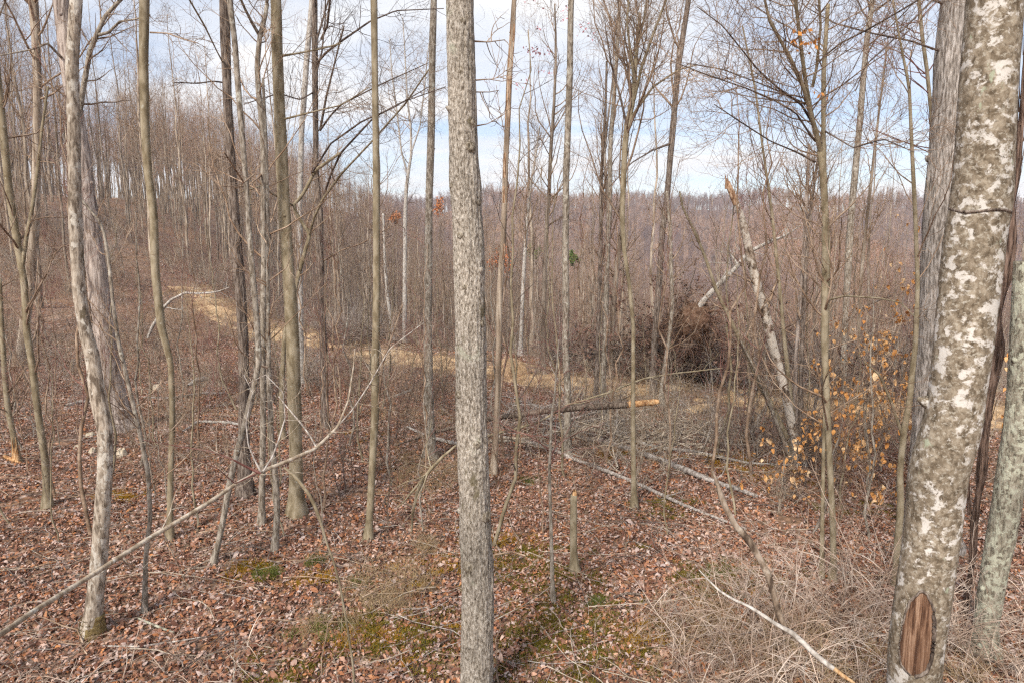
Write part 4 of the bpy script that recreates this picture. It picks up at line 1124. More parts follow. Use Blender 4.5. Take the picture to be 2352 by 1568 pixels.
# ------------------------------------------------------------------ the woods: bare trees placed one by one
def gen_tree(seed, H, r, lv, bk, tw, rmin, tmin=.4, spread=(30, 60), up=.22, seg=8, fork=False, crook=.045):
    g = np.random.default_rng(seed)
    K = 18
    z = np.linspace(-.4, H, K)
    P = np.stack([np.cumsum(g.normal(size=K) * crook * H / 14), np.cumsum(g.normal(size=K) * crook * H / 14), z], -1)
    P[:, :2] -= P[0, :2]
    P[:, 0] += g.normal() * .03 * z; P[:, 1] += g.normal() * .02 * z
    R = r * (1 - .86 * (np.linspace(0, 1, K)) ** 1.3); R[0] *= 1.25
    m1 = MB(); m1.tubes(P, R, seg)
    m2 = MB()
    if fork:
        c, rr = spawn(P[None], R[None], 3, .35, .5, (12, 22), (H * .5, H * .6), .8, 9, .05, .07, rmin, .15, .1, g)
        m1.tubes(c, rr, 6)
        for c2, r2, s in [x for i in range(3) for x in twigs_from(c[i], rr[i], (max(4, lv[0] // 3), lv[1], lv[2], lv[3] * .6), seed + i, rmin, 1, .3, spread, up, False)]:
            m2.tubes(c2, r2, s)
    for c2, r2, s in twigs_from(P, R, lv, seed, rmin, 1, tmin, spread, up, False): m2.tubes(c2, r2, s)
    return m1.mesh('trunk', bk), m2.mesh('branches', tw)

near_v = [gen_tree(100 + i, 13.5 + (i % 3), .055 + .015 * (i % 4), (17, 6, 3, 3.6), 'forest', 'twig', .0042, .38, (28, 62), .16, 10, i % 3 == 1) for i in range(7)]
young_v = [gen_tree(200 + i, 6.5 + (i % 3) * .8, .032 + .006 * (i % 3), (14, 4, 3, 1.8), 'forest', 'twig', .004, .22, (22, 55), .25, 7, i % 2 == 1, .12) for i in range(5)]
far_v = [gen_tree(300 + i, 15, .16, (15, 6, 4, 4.6), 'faroff', 'faroff', .018, .38, (25, 60), .25, 5, i % 2 == 1) for i in range(6)]
mid_v = [gen_tree(350 + i, 14, .11, (14, 5, 4, 4.0), 'forest', 'faroff', .0065, .42, (28, 62), .16, 6, i % 2 == 1) for i in range(6)]

def clear(x, y, d):
    return all((x - hx) ** 2 + (y - hy) ** 2 > d * d for hx, hy in HEROES)
def proj(x, y, z):
    dx = np.array([x, y, z - CAM_H]); f = dx[1] * CP - dx[2] * SP
    return 1176 + F * dx[0] / f, 784 - F * (dx[1] * SP + dx[2] * CP) / f

g = np.random.default_rng(77)
cand = []
placed = []
def grid_ok(x, y, d):
    i, j = int(x // 2), int(y // 2)
    for u in (i - 1, i, i + 1):
        for v in (j - 1, j, j + 1):
            for a, b in cells.get((u, v), ()):
                if (a - x) ** 2 + (b - y) ** 2 < d * d: return False
    return True
cells = {}
def put(x, y):
    cells.setdefault((int(x // 2), int(y // 2)), []).append((x, y))
# (kind, x, y)
tall, young = [], []
tries = 0
cr_ = np.sqrt(g.uniform(13 ** 2, 175 ** 2, 16000)); ca_ = np.radians(g.uniform(-41, 41, 16000))
cX, cY = cr_ * np.sin(ca_), cr_ * np.cos(ca_); cZ = HT(cX, cY)
for r, x, y, z0 in zip(cr_.tolist(), cX.tolist(), cY.tolist(), cZ.tolist()):
    s = y - road_y(x)
    px = 1176 + F * x / (y * CP)
    if -2.3 < s < 2.3: continue
    if r < 40 and not clear(x, y, .9): continue
    left = x < -13 - .1 * max(0, y - 30) * 0 and px < 960
    if left:
        pr = .20 if r < 28 else .10 if r < 58 else .42 if r < 120 else .25
        if px > 620 and r < 60: pr = .3
        if grid_ok(x, y, 1.5) and g.random() < pr:
            put(x, y); (tall if g.random() < .72 else young).append((x, y))
    else:
        H0 = 14.5
        top = proj(x, y, z0 + H0)[1]
        openv = (990 < px < 1230) or (1560 < px < 1700)
        if s < -2.3: continue
        if top > (500 if px < 1250 else 600 if px < 1450 else 650):
            if grid_ok(x, y, 1.4) and g.random() < .62:
                put(x, y); (tall if g.random() < .8 else young).append((x, y))
        else:
            pr = .01 if openv else (.055 if px > 1250 else .07)
            if px > 1230 and px < 1560: pr = .06
            if r < 60 and grid_ok(x, y, 1.5):
                if g.random() < pr:
                    put(x, y); tall.append((x, y))
                elif g.random() < .22 and proj(x, y, z0 + 7)[1] > 430:
                    put(x, y); young.append((x, y))
tall.sort(key=lambda p: math.hypot(*p)); young.sort(key=lambda p: math.hypot(*p))
print('tall', len(tall), 'young', len(young))

def plant(name, variants, pts, labelf, cat, smin, smax, pnames=('trunk', 'branches')):
    protos = {}
    zs = HT([p[0] for p in pts], [p[1] for p in pts])
    for i, (x, y) in enumerate(pts):
        k = int(g.integers(len(variants)))
        lb, gr = labelf[i]
        z = float(zs[i])
        sc = float(g.uniform(smin, smax)); rz = float(g.uniform(0, 6.28))
        if k not in protos:
            root = thing(name, lb, cat, (x, y, z), gr, rz)
            part(pnames[0], variants[k][0], root); part(pnames[1], variants[k][1], root, kind='stuff')
            root['n'] = 0; del root['n']
            protos[k] = root
        else:
            src = protos[k]
            root = src.copy(); COL.objects.link(root)
            root['label'] = lb; root['group'] = gr
            for ch in src.children:
                c = ch.copy(); COL.objects.link(c); c.parent = root
        root.location = (x, y, z); root.rotation_euler = (0, 0, rz); root.scale = (sc, sc, sc * float(g.uniform(.92, 1.08)))
MARKS = [(-400, 45, 'at the left edge'), (45, 110, 'by the crooked brown trunk'), (110, 170, 'left of the flaky foreground trunk'), (170, 290, 'behind the pinkish plated trunk'), (290, 375, 'just left of the bent olive trunk'),
         (375, 460, 'just right of the bent olive trunk'), (460, 560, 'just left of the dark furrowed trunk'), (560, 700, 'behind the left cluster of stems'), (700, 780, 'right of the stout olive trunk'),
         (780, 862, 'just left of the slim olive trunk'), (862, 930, 'just right of the slim olive trunk'), (930, 1045, 'just left of the nearest trunk'), (1045, 1160, 'behind the nearest trunk'), (1160, 1250, 'right of the peeling dead trunk'),
         (1250, 1310, 'just left of the knobbly trunk'), (1310, 1380, 'just right of the knobbly trunk'), (1380, 1460, 'behind the close group of trunks'), (1460, 1540, 'behind the long dark limbed trunk'),
         (1540, 1640, 'behind the root ball'), (1640, 1760, 'behind the broken snag'), (1760, 1880, 'just left of the three limbed trunk'), (1880, 1960, 'just right of the three limbed trunk'),
         (1960, 2080, 'left of the slender olive stem'), (2080, 2180, 'behind the netted grey trunk'), (2180, 3200, 'right of the blotched trunk')]
def zones(pts, what):
    """labels for trees nothing but their place tells apart: landmark and depth, nearest first"""
    seen, out = {}, []
    for x, y in pts:
        px = 1176 + F * x / y
        mk = [m[2] for m in MARKS if m[0] <= px < m[1]][0]
        s_ = y - road_y(x)
        dp = 'near the clearing' if s_ < -14 else 'before the track' if s_ < 0 else 'close beyond the track' if s_ < 14 else 'some way beyond the track' if s_ < 30 else 'halfway into the woods' if s_ < 60 else 'deep in the woods' if s_ < 95 else 'deepest in the woods'
        c = seen.get((mk, dp), 0); seen[(mk, dp)] = c + 1
        if c == 0: out.append(('nearest %s %s, %s' % (what, mk, dp), what + 's of the open woods'))
        else: out.append(('%s %s, %s' % (what, mk, dp), what + 's ' + mk + ', ' + dp))
    return out
tp, yp = tall[:295], young[:240]
plant('forest_tree', near_v, tp, zones(tp, 'tall bare tree'), 'tree', .85, 1.25)
plant('young_tree', young_v, yp, zones(yp, 'thin young tree'), 'tree', .7, 1.2)
whip_v = [gen_tree(250 + i, 2.2 + .5 * i, .011 + .002 * i, (12, 4, 2, .9), ('grey', 'olive', 'twig')[i % 3], ('twig', 'twigdark', 'twigred')[i % 3], .0022, .2, (25, 60), .18, 6, crook=.15) for i in range(6)]
wp = []
while len(wp) < 115:
    px = g.uniform(20, 2080); py = g.uniform(850, 1240) if g.random() < .85 else g.uniform(1180, 1250)
    if 1120 < px < 1850 and py > 1120 and g.random() < .8: continue
    b = ground_at(px, py)
    if clear(b[0], b[1], .25) and grid_ok(b[0], b[1], .35): put(b[0], b[1]); wp.append((float(b[0]), float(b[1])))
wp.sort(key=lambda p: math.hypot(*p))
plant('sapling', whip_v, wp, zones(wp, 'slender bare sapling'), 'sapling', .6, 1.25)

# ---- instancer for what nobody could count
def scatter(name, pts, rot, scl, idx, meshes, kind='stuff', label=None):
    me = bpy.data.meshes.new(name)
    n = len(pts)
    me.vertices.add(n); me.vertices.foreach_set('co', np.asarray(pts, np.float32).ravel())
    a = me.attributes.new('rot', 'FLOAT_VECTOR', 'POINT'); a.data.foreach_set('vector', np.asarray(rot, np.float32).ravel())
    a = me.attributes.new('scl', 'FLOAT_VECTOR', 'POINT')
    s = np.asarray(scl, np.float32); s = np.repeat(s[:, None], 3, 1) if s.ndim == 1 else s
    a.data.foreach_set('vector', s.ravel())
    a = me.attributes.new('idx', 'INT', 'POINT'); a.data.foreach_set('value', np.asarray(idx, np.int32))
    me.update()
    o = bpy.data.objects.new(name, me); COL.objects.link(o); o['kind'] = kind
    if label: o['label'] = label
    pc = bpy.data.collections.new(name + '_source')
    for i, m in enumerate(meshes):
        p = bpy.data.objects.new('%s_source_%02d' % (name, i), m); pc.objects.link(p)
    ng = bpy.data.node_groups.new(name, 'GeometryNodeTree')
    ng.interface.new_socket('Geometry', in_out='INPUT', socket_type='NodeSocketGeometry')
    ng.interface.new_socket('Geometry', in_out='OUTPUT', socket_type='NodeSocketGeometry')
    gi = ng.nodes.new('NodeGroupInput'); go = ng.nodes.new('NodeGroupOutput')
    iop = ng.nodes.new('GeometryNodeInstanceOnPoints')
    ci = ng.nodes.new('GeometryNodeCollectionInfo'); ci.inputs[0].default_value = pc
    ci.inputs['Separate Children'].default_value = True; ci.inputs['Reset Children'].default_value = True
    def attr(nm, ty):
        x = ng.nodes.new('GeometryNodeInputNamedAttribute'); x.data_type = ty; x.inputs[0].default_value = nm
        return x.outputs['Attribute']
    L = ng.links.new
    L(gi.outputs[0], iop.inputs['Points']); L(ci.outputs[0], iop.inputs['Instance'])
    iop.inputs['Pick Instance'].default_value = True
    L(attr('idx', 'INT'), iop.inputs['Instance Index'])
    L(attr('rot', 'FLOAT_VECTOR'), iop.inputs['Rotation']); L(attr('scl', 'FLOAT_VECTOR'), iop.inputs['Scale'])
    L(iop.outputs[0], go.inputs[0])
    md = o.modifiers.new('scatter', 'NODES'); md.node_group = ng
    return o

def polar(n, r0, r1, amax=42, power=1.0):
    r = (g.uniform(r0 ** power, r1 ** power, n)) ** (1 / power); a = np.radians(g.uniform(-amax, amax, n))
    return r * np.sin(a), r * np.cos(a)
def up_rot(n, tilt=.06):
    return np.stack([g.normal(size=n) * tilt, g.normal(size=n) * tilt, g.uniform(0, 6.28, n)], -1)

# rest of the middle wood
rest = np.array(tall[290:]); 
x, y = polar(2300, 100, 260, 44, 2)
keep = (x / y > -.12) | ((g.random(len(x)) < .30) & (np.hypot(x, y) < 215))
x, y = np.r_[rest[:, 0], x[keep]], np.r_[rest[:, 1], y[keep]]
z = HT(x, y)
def joined(v):
    """trunk and crown of one tree as a single mesh for instancing"""
    me = v[0]; b = v[1]
    nv = len(me.vertices); co = np.empty(nv * 3, np.float32); me.vertices.foreach_get('co', co)
    nb = len(b.vertices); cb = np.empty(nb * 3, np.float32); b.vertices.foreach_get('co', cb)
    def quads(m):
        li = np.empty(len(m.loops), np.int32); m.loops.foreach_get('vertex_index', li)
        tot = np.empty(len(m.polygons), np.int32); m.polygons.foreach_get('loop_total', tot)
        nq = int((tot == 4).sum())
        return li[:nq * 4].reshape(-1, 4)
    qa, qb = quads(me), quads(b) + nv
    mb = MB(); mb.V = [co.reshape(-1, 3), cb.reshape(-1, 3)]; mb.Q = [qa, qb]; mb.n = nv + nb
    out = mb.mesh('tree', me.materials[0])
    out.materials.append(b.materials[0])
    mi = np.r_[np.zeros(len(qa), np.int32), np.ones(len(qb), np.int32)]
    out.polygons.foreach_set('material_index', mi)
    return out
midj = [joined(v) for v in mid_v]; farj = [joined(v) for v in far_v]
scatter('middle_woods', np.stack([x, y, z], -1), up_rot(len(x), .04), g.uniform(.75, 1.15, len(x)), g.integers(0, 6, len(x)), midj)
x, y = polar(12500, 230, 600, 47, 2)
keep = (x / y > -.22) | ((np.hypot(x, y) < 300) & (g.random(len(x)) < .25))
x, y = x[keep], y[keep]
z = HT(x, y)
scatter('distant_forest', np.stack([x, y, z], -1), up_rot(len(x), .05), g.uniform(.5, .85, len(x)), g.integers(0, 6, len(x)), farj)

# ------------------------------------------------------------------ leaves on twigs
def leaf_mesh(name, m, L, Wd, curl, lobes=0, seed=0):
    g2 = np.random.default_rng(seed)
    n = 9
    t = np.linspace(0, 1, n)
    w = Wd * np.sin(np.pi * np.clip(t * .93 + .04, 0, 1)) ** .8
    if lobes: w = w * (1 + .42 * np.cos(t * math.pi * 2 * lobes)) 
    cz = curl * L * (np.sin(t * 2.6 + g2.uniform(0, 1)) - .5)
    e = g2.uniform(.15, .6) * Wd
    mid = np.stack([t * L - L / 2, 0 * t, cz], -1)
    l = mid + np.stack([0 * t, w, e * np.sin(t * 5 + seed)], -1)
    r = mid + np.stack([0 * t, -w, e * np.cos(t * 4 + seed)], -1)
    V = np.concatenate([l, mid, r]); q = []
    for i in range(n - 1):
        q += [[i, i + 1, n + i + 1, n + i], [n + i, n + i + 1, 2 * n + i + 1, 2 * n + i]]
    mb = MB(); mb.add(V, q)
    return mb.mesh(name, m)

litter = [leaf_mesh('oak_leaf', 'leaf', .042 + .005 * i, .0125 + .002 * (i % 3), .14 + .09 * (i % 4), 3 if i % 2 else 0, i) for i in range(8)]
N1 = 400000
x, y = polar(N1, 3.6, 26, 43, 1.2)
x0, y0 = polar(16000, 1.2, 4.2, 60, 2)
x1, y1 = polar(46000, 25, 60, 42, 1.3)
x1, y1 = x1[y1 < road_y(x1) + 40], y1[y1 < road_y(x1) + 40]
x0, y0 = np.r_[x0, x1], np.r_[y0, y1]
x, y = np.r_[x, x0], np.r_[y, y0]
dens = fbm(x * .8, y * .8, 5.5, 3)
moss_f = fbm(x * .9 + 9, y * .9, 3.1, 3)
on_road = np.abs(y - road_y(x)) < 1.5
keep = (dens > -1.25) & ~(on_road & (g.random(len(x)) < .93)) & ~((moss_f > .8) & (y < 9) & (g.random(len(x)) < .8))
x, y = x[keep], y[keep]
n = len(x); z = HT(x, y)
tl = .5
rot = np.stack([g.normal(size=n) * tl, g.normal(size=n) * tl, g.uniform(0, 6.28, n)], -1)
z = z + .006 + .022 * g.random(n)
scatter('leaf_litter', np.stack([x, y, z], -1), rot, g.uniform(.40, .93, n) ** 1.3 * (1.1 + .25 * ss(8, 22, y) + 1.4 * ss(22, 45, y)) * np.where(g.random(n) < .04, 1.7, 1), g.integers(0, 8, n), litter)

# small sticks lying in the litter
def stick_mesh(seed, L, r, kids=3, m='twiggrey'):
    g2 = np.random.default_rng(seed)
    K = 8; t = np.linspace(0, 1, K)
    P = np.stack([t * L, np.cumsum(g2.normal(size=K)) * L * .025, np.cumsum(g2.normal(size=K)) * L * .012], -1); P[:, 0] -= L / 2
    R = r * (1 - .6 * t)
    mb = MB(); mb.tubes(P, R, 5)
    if kids:
        c, rr = spawn(P[None], R[None], kids, .2, .9, (20, 50), (L * .15, L * .4), .6, 5, .0, .15, r * .25, .4, .2, g2, side=.4)
        mb.tubes(c, rr, 4)
    return mb.mesh('stick', m)
sticks = [stick_mesh(i, .4 + .12 * i, .0028 + .0009 * (i % 4), 3, ('twiggrey', 'tanlimb', 'twigdark', 'twig')[i % 4]) for i in range(7)]
x, y = polar(4800, 3.4, 30, 43, 1.4)
keep = ~(np.abs(y - road_y(x)) < 1.3) | (g.random(len(x)) < .1)
x, y = x[keep], y[keep]; n = len(x)
z = HT(x, y) + .03 + .03 * g.random(n)
rot = np.stack([g.normal(size=n) * .12, g.normal(size=n) * .12, g.uniform(0, 6.28, n)], -1)
scatter('twig_litter', np.stack([x, y, z], -1), rot, g.uniform(.5, 1.5, n), g.integers(0, 7, n), sticks)

# brush: multi stemmed bare shrubs
def brush_mesh(seed, H, n, m, r=.006, spread=.9, lv=(5, 3), arch=.0, rmin=.0018, gauge=1.0):
    g2 = np.random.default_rng(seed)
    K = 9
    a = g2.uniform(0, 6.28, n); b = np.abs(g2.normal(size=n)) * spread * .5 + .05
    D = np.stack([np.cos(a) * b, np.sin(a) * b, np.ones(n)], -1); D /= np.linalg.norm(D, axis=1, keepdims=True)
    L = H * g2.uniform(.45, 1.1, n)
    pos = np.stack([g2.normal(size=n) * .12, g2.normal(size=n) * .12, np.full(n, -.06)], -1)
    pts = [pos]
    for k in range(K - 1):
        D = D + g2.normal(size=(n, 3)) * .10; D[:, 2] -= arch * (k / K)
        D /= np.linalg.norm(D, axis=1, keepdims=True)
        pts.append(pts[-1] + D * (L / (K - 1))[:, None])
    P = np.stack(pts, 1); R = (r * g2.uniform(.5, 1.2, n))[:, None] * np.linspace(1, .3, K)[None]
    mb = MB(); mb.tubes(P, R, 5)
    c, rr = spawn(P, R, lv[0], .25, .97, (20, 55), (H * .15, H * .4), .6, 6, .08, .2, rmin, .4, .4, g2)
    mb.tubes(c, rr, 3)
    if lv[1]:
        c, rr = spawn(c, rr, lv[1], .2, .97, (20, 55), (H * .06, H * .16), .7, 4, .05, .2, rmin * .8, .4, .3, g2)
        mb.tubes(c, rr, 3)
    return mb.mesh('shrub', m)
brushes = [brush_mesh(400 + i, 1.3 + .25 * (i % 3), 8, ('twig', 'tanlimb', 'twigred', 'twig', 'twigdark', 'twiggrey')[i], .007, 1.0, (6, 3), .05, .003) for i in range(6)]
# undergrowth past the clearing
x, y = polar(7600, 9, 75, 42, 1.2)
m_ = fbm(x * .25, y * .25, 1.1, 3)
dens = ss(8, 17, np.hypot(x, y) + np.where(x < -2, -1.5, 0)) * np.where(x < -2, .5, .85) + .15 * (m_ > .0)
keep = (((y - road_y(x) > 1.5) | (y - road_y(x) < np.where(x > 0, -3.4, -2.6))) | (g.random(len(x)) < .12)) & (g.random(len(x)) < dens) & (m_ > -.35)
x, y = x[keep], y[keep]; n = len(x); z = HT(x, y)
far_s = 1 + .9 * ss(22, 60, np.hypot(x, y))
scatter('undergrowth', np.stack([x, y, z], -1), up_rot(n, .25), g.uniform(.45, 1.15, n) * far_s, g.choice(6, n, p=[.26, .2, .12, .22, .1, .1]), brushes)

# individual shrubs in and round the clearing
shrub_spots = [
 (60, 900, 1, .9, 'grey twiggy shrub by the far left trunks'), (170, 870, 0, .9, 'brown twiggy shrub left of the pinkish trunk'), (310, 985, 3, .8, 'dark tuft of shoots right of the pinkish plated trunk'),
 (430, 930, 1, .8, 'pale wiry shrub on the leaf slope at left'), (520, 880, 0, .9, 'wiry shrub left of the dark furrowed trunk'), (620, 930, 4, .8, 'dark shrub between the stems of the left cluster'),
 (700, 900, 1, .9, 'grey wiry shrub right of the stout olive trunk'), (780, 920, 2, .8, 'reddish shrub left of the slim olive trunk'), (930, 930, 0, .8, 'brown shrub left of the light grey trunk'),
 (1020, 940, 3, .8, 'low brown shrub close by the nearest grey trunk'), (1160, 930, 2, .9, 'reddish shrub below the tan earth mound'), (1230, 900, 1, 1.1, 'large tangled grey shrub right of the tan earth mound'),
 (1330, 980, 4, .9, 'dark tangled shrub under the orange ended log'), (1420, 1000, 1, 1.0, 'grey tangled shrub under the orange ended log tip'), (1500, 1000, 1, 1.1, 'grey tangled shrub right of the orange ended log tip'),
 (1580, 990, 0, 1.0, 'brown tangled shrub before the straw track at right'), (1680, 1030, 1, .9, 'wiry grey shrub left of the snag clump'), (1740, 1060, 4, 1.0, 'dark wiry shrub at the left of the snag clump'),
 (1850, 1090, 4, .9, 'dark wiry shrub at the foot of the broken snag'), (1960, 1010, 0, 1.0, 'brown twiggy shrub right of the snag clump'), (2030, 1040, 3, .8, 'brown shrub beside the slender olive stem'),
 (1780, 1180, 1, .6, 'small wiry shrub on the leaves right of the fallen poles'), (1380, 1110, 2, .35, 'tiny reddish shoot in the middle clearing'), (1545, 940, 1, .9, 'grey shrub just before the straw track'),
]
for px, py, k, s, lb in shrub_spots:
    b = ground_at(px, py)
    me = brushes[k]
    o = single('shrub', me, lb, 'shrub', (b[0], b[1], HT(b[0], b[1])), rz=float(g.uniform(0, 6)))
    o.scale = (s, s, s * .9)

# bramble thickets, bottom right
def bramble(px, py, w, h, n, lb, seed, m='straw', Y=None):
    g2 = np.random.default_rng(seed)
    b = ground_at(px, min(py, 1600)) if Y is None else None
    if Y is not None:
        q, _ = at(px, py, Y); b = np.array([q[0], Y, float(HT(q[0], Y))])
    root = thing('bramble_bush', lb, 'bramble', b)
    K = 14
    a = g2.uniform(0, 6.28, n)
    pos = np.stack([g2.normal(size=n) * w * .5, g2.normal(size=n) * w * .35, np.full(n, -.05)], -1)
    D = np.stack([np.cos(a) * .8, np.sin(a) * .8, g2.uniform(.8, 2.2, n)], -1); D /= np.linalg.norm(D, axis=1, keepdims=True)
    L = h * g2.uniform(.7, 1.9, n); pts = [pos]
    sag = g2.uniform(.0, .24, n)
    for k in range(K - 1):
        D = D + g2.normal(size=(n, 3)) * .07; D[:, 2] -= sag
        D /= np.linalg.norm(D, axis=1, keepdims=True)
        nx = pts[-1] + D * (L / (K - 1))[:, None]
        nx[:, 2] = np.maximum(nx[:, 2], .02 + .05 * g2.random(n))
        pts.append(nx)
    P = np.stack(pts, 1); R = (g2.uniform(.0016, .0065, n) ** 1.0)[:, None] * np.linspace(1, .4, K)[None]
    mb = MB(); mb.tubes(P, R, 5)
    part('canes', mb.mesh('canes', m), root, kind='stuff')
    mb = MB()
    c, rr = spawn(P, R, 5, .15, .95, (25, 60), (h * .25, h * .8), .7, 7, -.02, .16, .0017, .4, .2, g2)
    mb.tubes(c, rr, 3)
    c, rr = spawn(c, rr, 2, .2, .95, (25, 60), (h * .1, h * .3), .7, 4, -.02, .16, .0014, .4, .2, g2)
    mb.tubes(c, rr, 3)
    part('twigs', mb.mesh('twigs', 'straw'), root, kind='stuff')
bramble(1700, 1540, .7, .62, 60, 'low tangle of pinkish dry canes at the foot of the two dead branches', 1)
bramble(1860, 1480, .8, .8, 80, 'thick tangle of pale dry canes left of the white blotched trunk', 2)
bramble(1990, 1420, .7, .8, 66, 'arching dry canes right up against the white blotched trunk', 3)
bramble(1640, 1590, .5, .45, 34, 'outermost dry canes at the lower edge right of the nearest trunk', 4)
bramble(2210, 1500, .6, .5, 50, 'dry canes between the two lichened trunks at right', 5)
bramble(2330, 1530, .5, .5, 40, 'dry canes in the lower right corner', 6)
bramble(1960, 1640, .6, .6, 46, 'dry canes at the bottom edge in front of the wounded trunk', 7, Y=3.7)
bramble(1130, 980, .9, .8, 22, 'reddish arching canes before the tan earth mound', 8, 'twigred')
bramble(1330, 905, 1.0, .8, 20, 'reddish arching canes behind the orange ended log', 11, 'twigred')
bramble(140, 1560, .6, .35, 18, 'sparse dry canes at the bottom left corner', 9)
bramble(480, 1560, .7, .25, 16, 'sparse low canes on the litter at the bottom left', 10)

# dark brush pile with dead leaves beside the track
def brush_pile(px, py, w, h, lb, seed, nst=70, nl=3200, lean=0.0, m='twigdark'):
    g2 = np.random.default_rng(seed)
    b = ground_at(px, py); b[2] = HT(b[0], b[1])
    root = thing('brush_pile', lb, 'brush pile', b)
    n = nst; K = 8
    pos = np.stack([g2.normal(size=n) * w * .4, g2.normal(size=n) * w * .25, g2.uniform(0, h * .5, n)], -1)
    D = g2.normal(size=(n, 3)) * [1, .7, .6]; D[:, 2] += .35; D[:, 2] *= min(1, h * .6); D[:, 0] += lean; D /= np.linalg.norm(D, axis=1, keepdims=True)
    L = g2.uniform(.6, 2.0, n) * min(1, .55 + h * .3); pts = [pos]
    for k in range(K - 1):
        D = D + g2.normal(size=(n, 3)) * .12; D /= np.linalg.norm(D, axis=1, keepdims=True)
        pts.append(pts[-1] + D * (L / (K - 1))[:, None])
    P = np.stack(pts, 1); P[..., 2] = np.maximum(P[..., 2], -.1)
    R = g2.uniform(.006, .03, n)[:, None] * np.linspace(1, .3, K)[None]
    mb = MB(); mb.tubes(P, R, 6)
    c, rr = spawn(P, R, 6, .1, .98, (20, 60), (.3 * min(1, .4 + h * .4), 1.0 * min(1, .4 + h * .4)), .6, 6, .05 * min(1, h), .2, .004, .4, .3, g2); mb.tubes(c, rr, 4)
    c2, rr2 = spawn(c, rr, 3, .1, .98, (20, 60), (.15, .4), .6, 4, .02, .2, .003, .4, .3, g2); mb.tubes(c2, rr2, 3)
    part('branches', mb.mesh('branches', m), root, kind='stuff')
    if nl:
        # withered brown leaves clinging to the twig ends
        idx = g2.integers(0, len(c2), nl); k = g2.integers(0, 4, nl)
        ctr = c2[idx, k] + g2.normal(size=(nl, 3)) * .03
        ok = ctr[:, 2] > 0; ctr = ctr[ok]; nl = len(ctr)
        u = g2.normal(size=(nl, 3)); u /= np.linalg.norm(u, axis=1, keepdims=True)
        v = np.cross(u, g2.normal(size=(nl, 3))); v /= np.linalg.norm(v, axis=1, keepdims=True)
        s = g2.uniform(.03, .065, nl)[:, None]
        V = np.stack([ctr - u * s, ctr + v * s * .45, ctr + u * s, ctr - v * s * .45], 1).reshape(-1, 3)
        mb = MB(); mb.add(V, np.arange(nl * 4).reshape(-1, 4))
        part('withered_leaves', mb.mesh('withered_leaves', 'brownleaf', False), root, kind='stuff')
brush_pile(1540, 868, 1.0, 2.3, 'dark heap of felled tops with withered leaves below the root ball', 21, 90, 9000)
brush_pile(1720, 885, 2.2, 1.2, 'lower dark tail of the felled tops right of the big heap', 23, 90, 1600)
brush_pile(825, 790, 1.6, .7, 'grey brown pile of uprooted roots beside the track left of the middle', 24, 50, 300)
brush_pile(1350, 850, 2.0, 1.0, 'thin tangled slash left of the big dark heap', 25, 60, 300)
brush_pile(1480, 1020, 2.0, .5, 'grey tangled slash behind the fallen poles', 26, 80, 0, m='tanlimb')
brush_pile(1290, 985, 1.7, .5, 'grey tangled twigs under the orange ended log', 28, 50, 0, m='twiggrey')
brush_pile(1960, 905, 2.5, 1.0, 'low dark slash along the track at right', 27, 70, 300)

# tan earth mound thrown up beside the track, pale stones
def lump(px, py, w, d, h, name, lb, cat, m, seed, sub=1.0):
    b = ground_at(px, py)
    t = b[1]; w = w / F * t; 
    n, k = 22, 40
    V = [[0, 0, h]]; 
    for i in range(1, n):
        for j in range(k):
            a = j / k * 2 * math.pi; u = i / (n - 1)
            rr = (1 + .28 * vnoise(math.cos(a) * 1.5 + seed, math.sin(a) * 1.5, seed))
            zz = h * (1 - u ** (2.4 if sub else 4)) * (1 + .25 * float(vnoise(math.cos(a) * u * 4 + seed, math.sin(a) * u * 4, 1))) - .12 * h * (u > .98)
            V.append([math.cos(a) * w / 2 * u * rr, math.sin(a) * d / 2 * u * rr, zz])
    V = np.array(V); V += .03 * h * np.stack([vnoise(V[:, 0] * 30, V[:, 1] * 30, 1.), vnoise(V[:, 0] * 30, V[:, 1] * 30, 4.), vnoise(V[:, 0] * 30, V[:, 1] * 30, 7.)], -1)
    q, tr = [], []
    for j in range(k): tr.append([0, 1 + j, 1 + (j + 1) % k])
    for i in range(n - 2):
        for j in range(k): q.append([1 + i * k + j, 1 + (i + 1) * k + j, 1 + (i + 1) * k + (j + 1) % k, 1 + i * k + (j + 1) % k])
    mb = MB(); mb.add(V, q, tr)
    return single(name, mb.mesh(name, m), lb, cat, (b[0], b[1], HT(b[0], b[1]) - .02))
lump(1172, 858, 95, 1.1, .42, 'earth_mound', 'tan mound of bare earth beside the track right of the nearest trunk', 'mound', 'earth', 3)
lump(208, 1002, 26, .2, .09, 'stone', 'flat greenish pale stone left of the flaky trunk', 'stone', 'stone', 5, 0)
lump(180, 1028, 22, .2, .07, 'stone', 'small pale stone leftmost of those by the flaky trunk', 'stone', 'stone', 6, 0)
lump(214, 1040, 18, .16, .10, 'stone', 'small cream stone touching the left side of the flaky trunk', 'stone', 'stone', 7, 0)
lump(279, 1044, 24, .2, .11, 'stone', 'square cream stone right of the flaky trunk', 'stone', 'stone', 8, 0)
lump(362, 893, 22, .3, .12, 'stone', 'pale grey stone on the slope behind the left saplings', 'stone', 'stone', 9, 0)

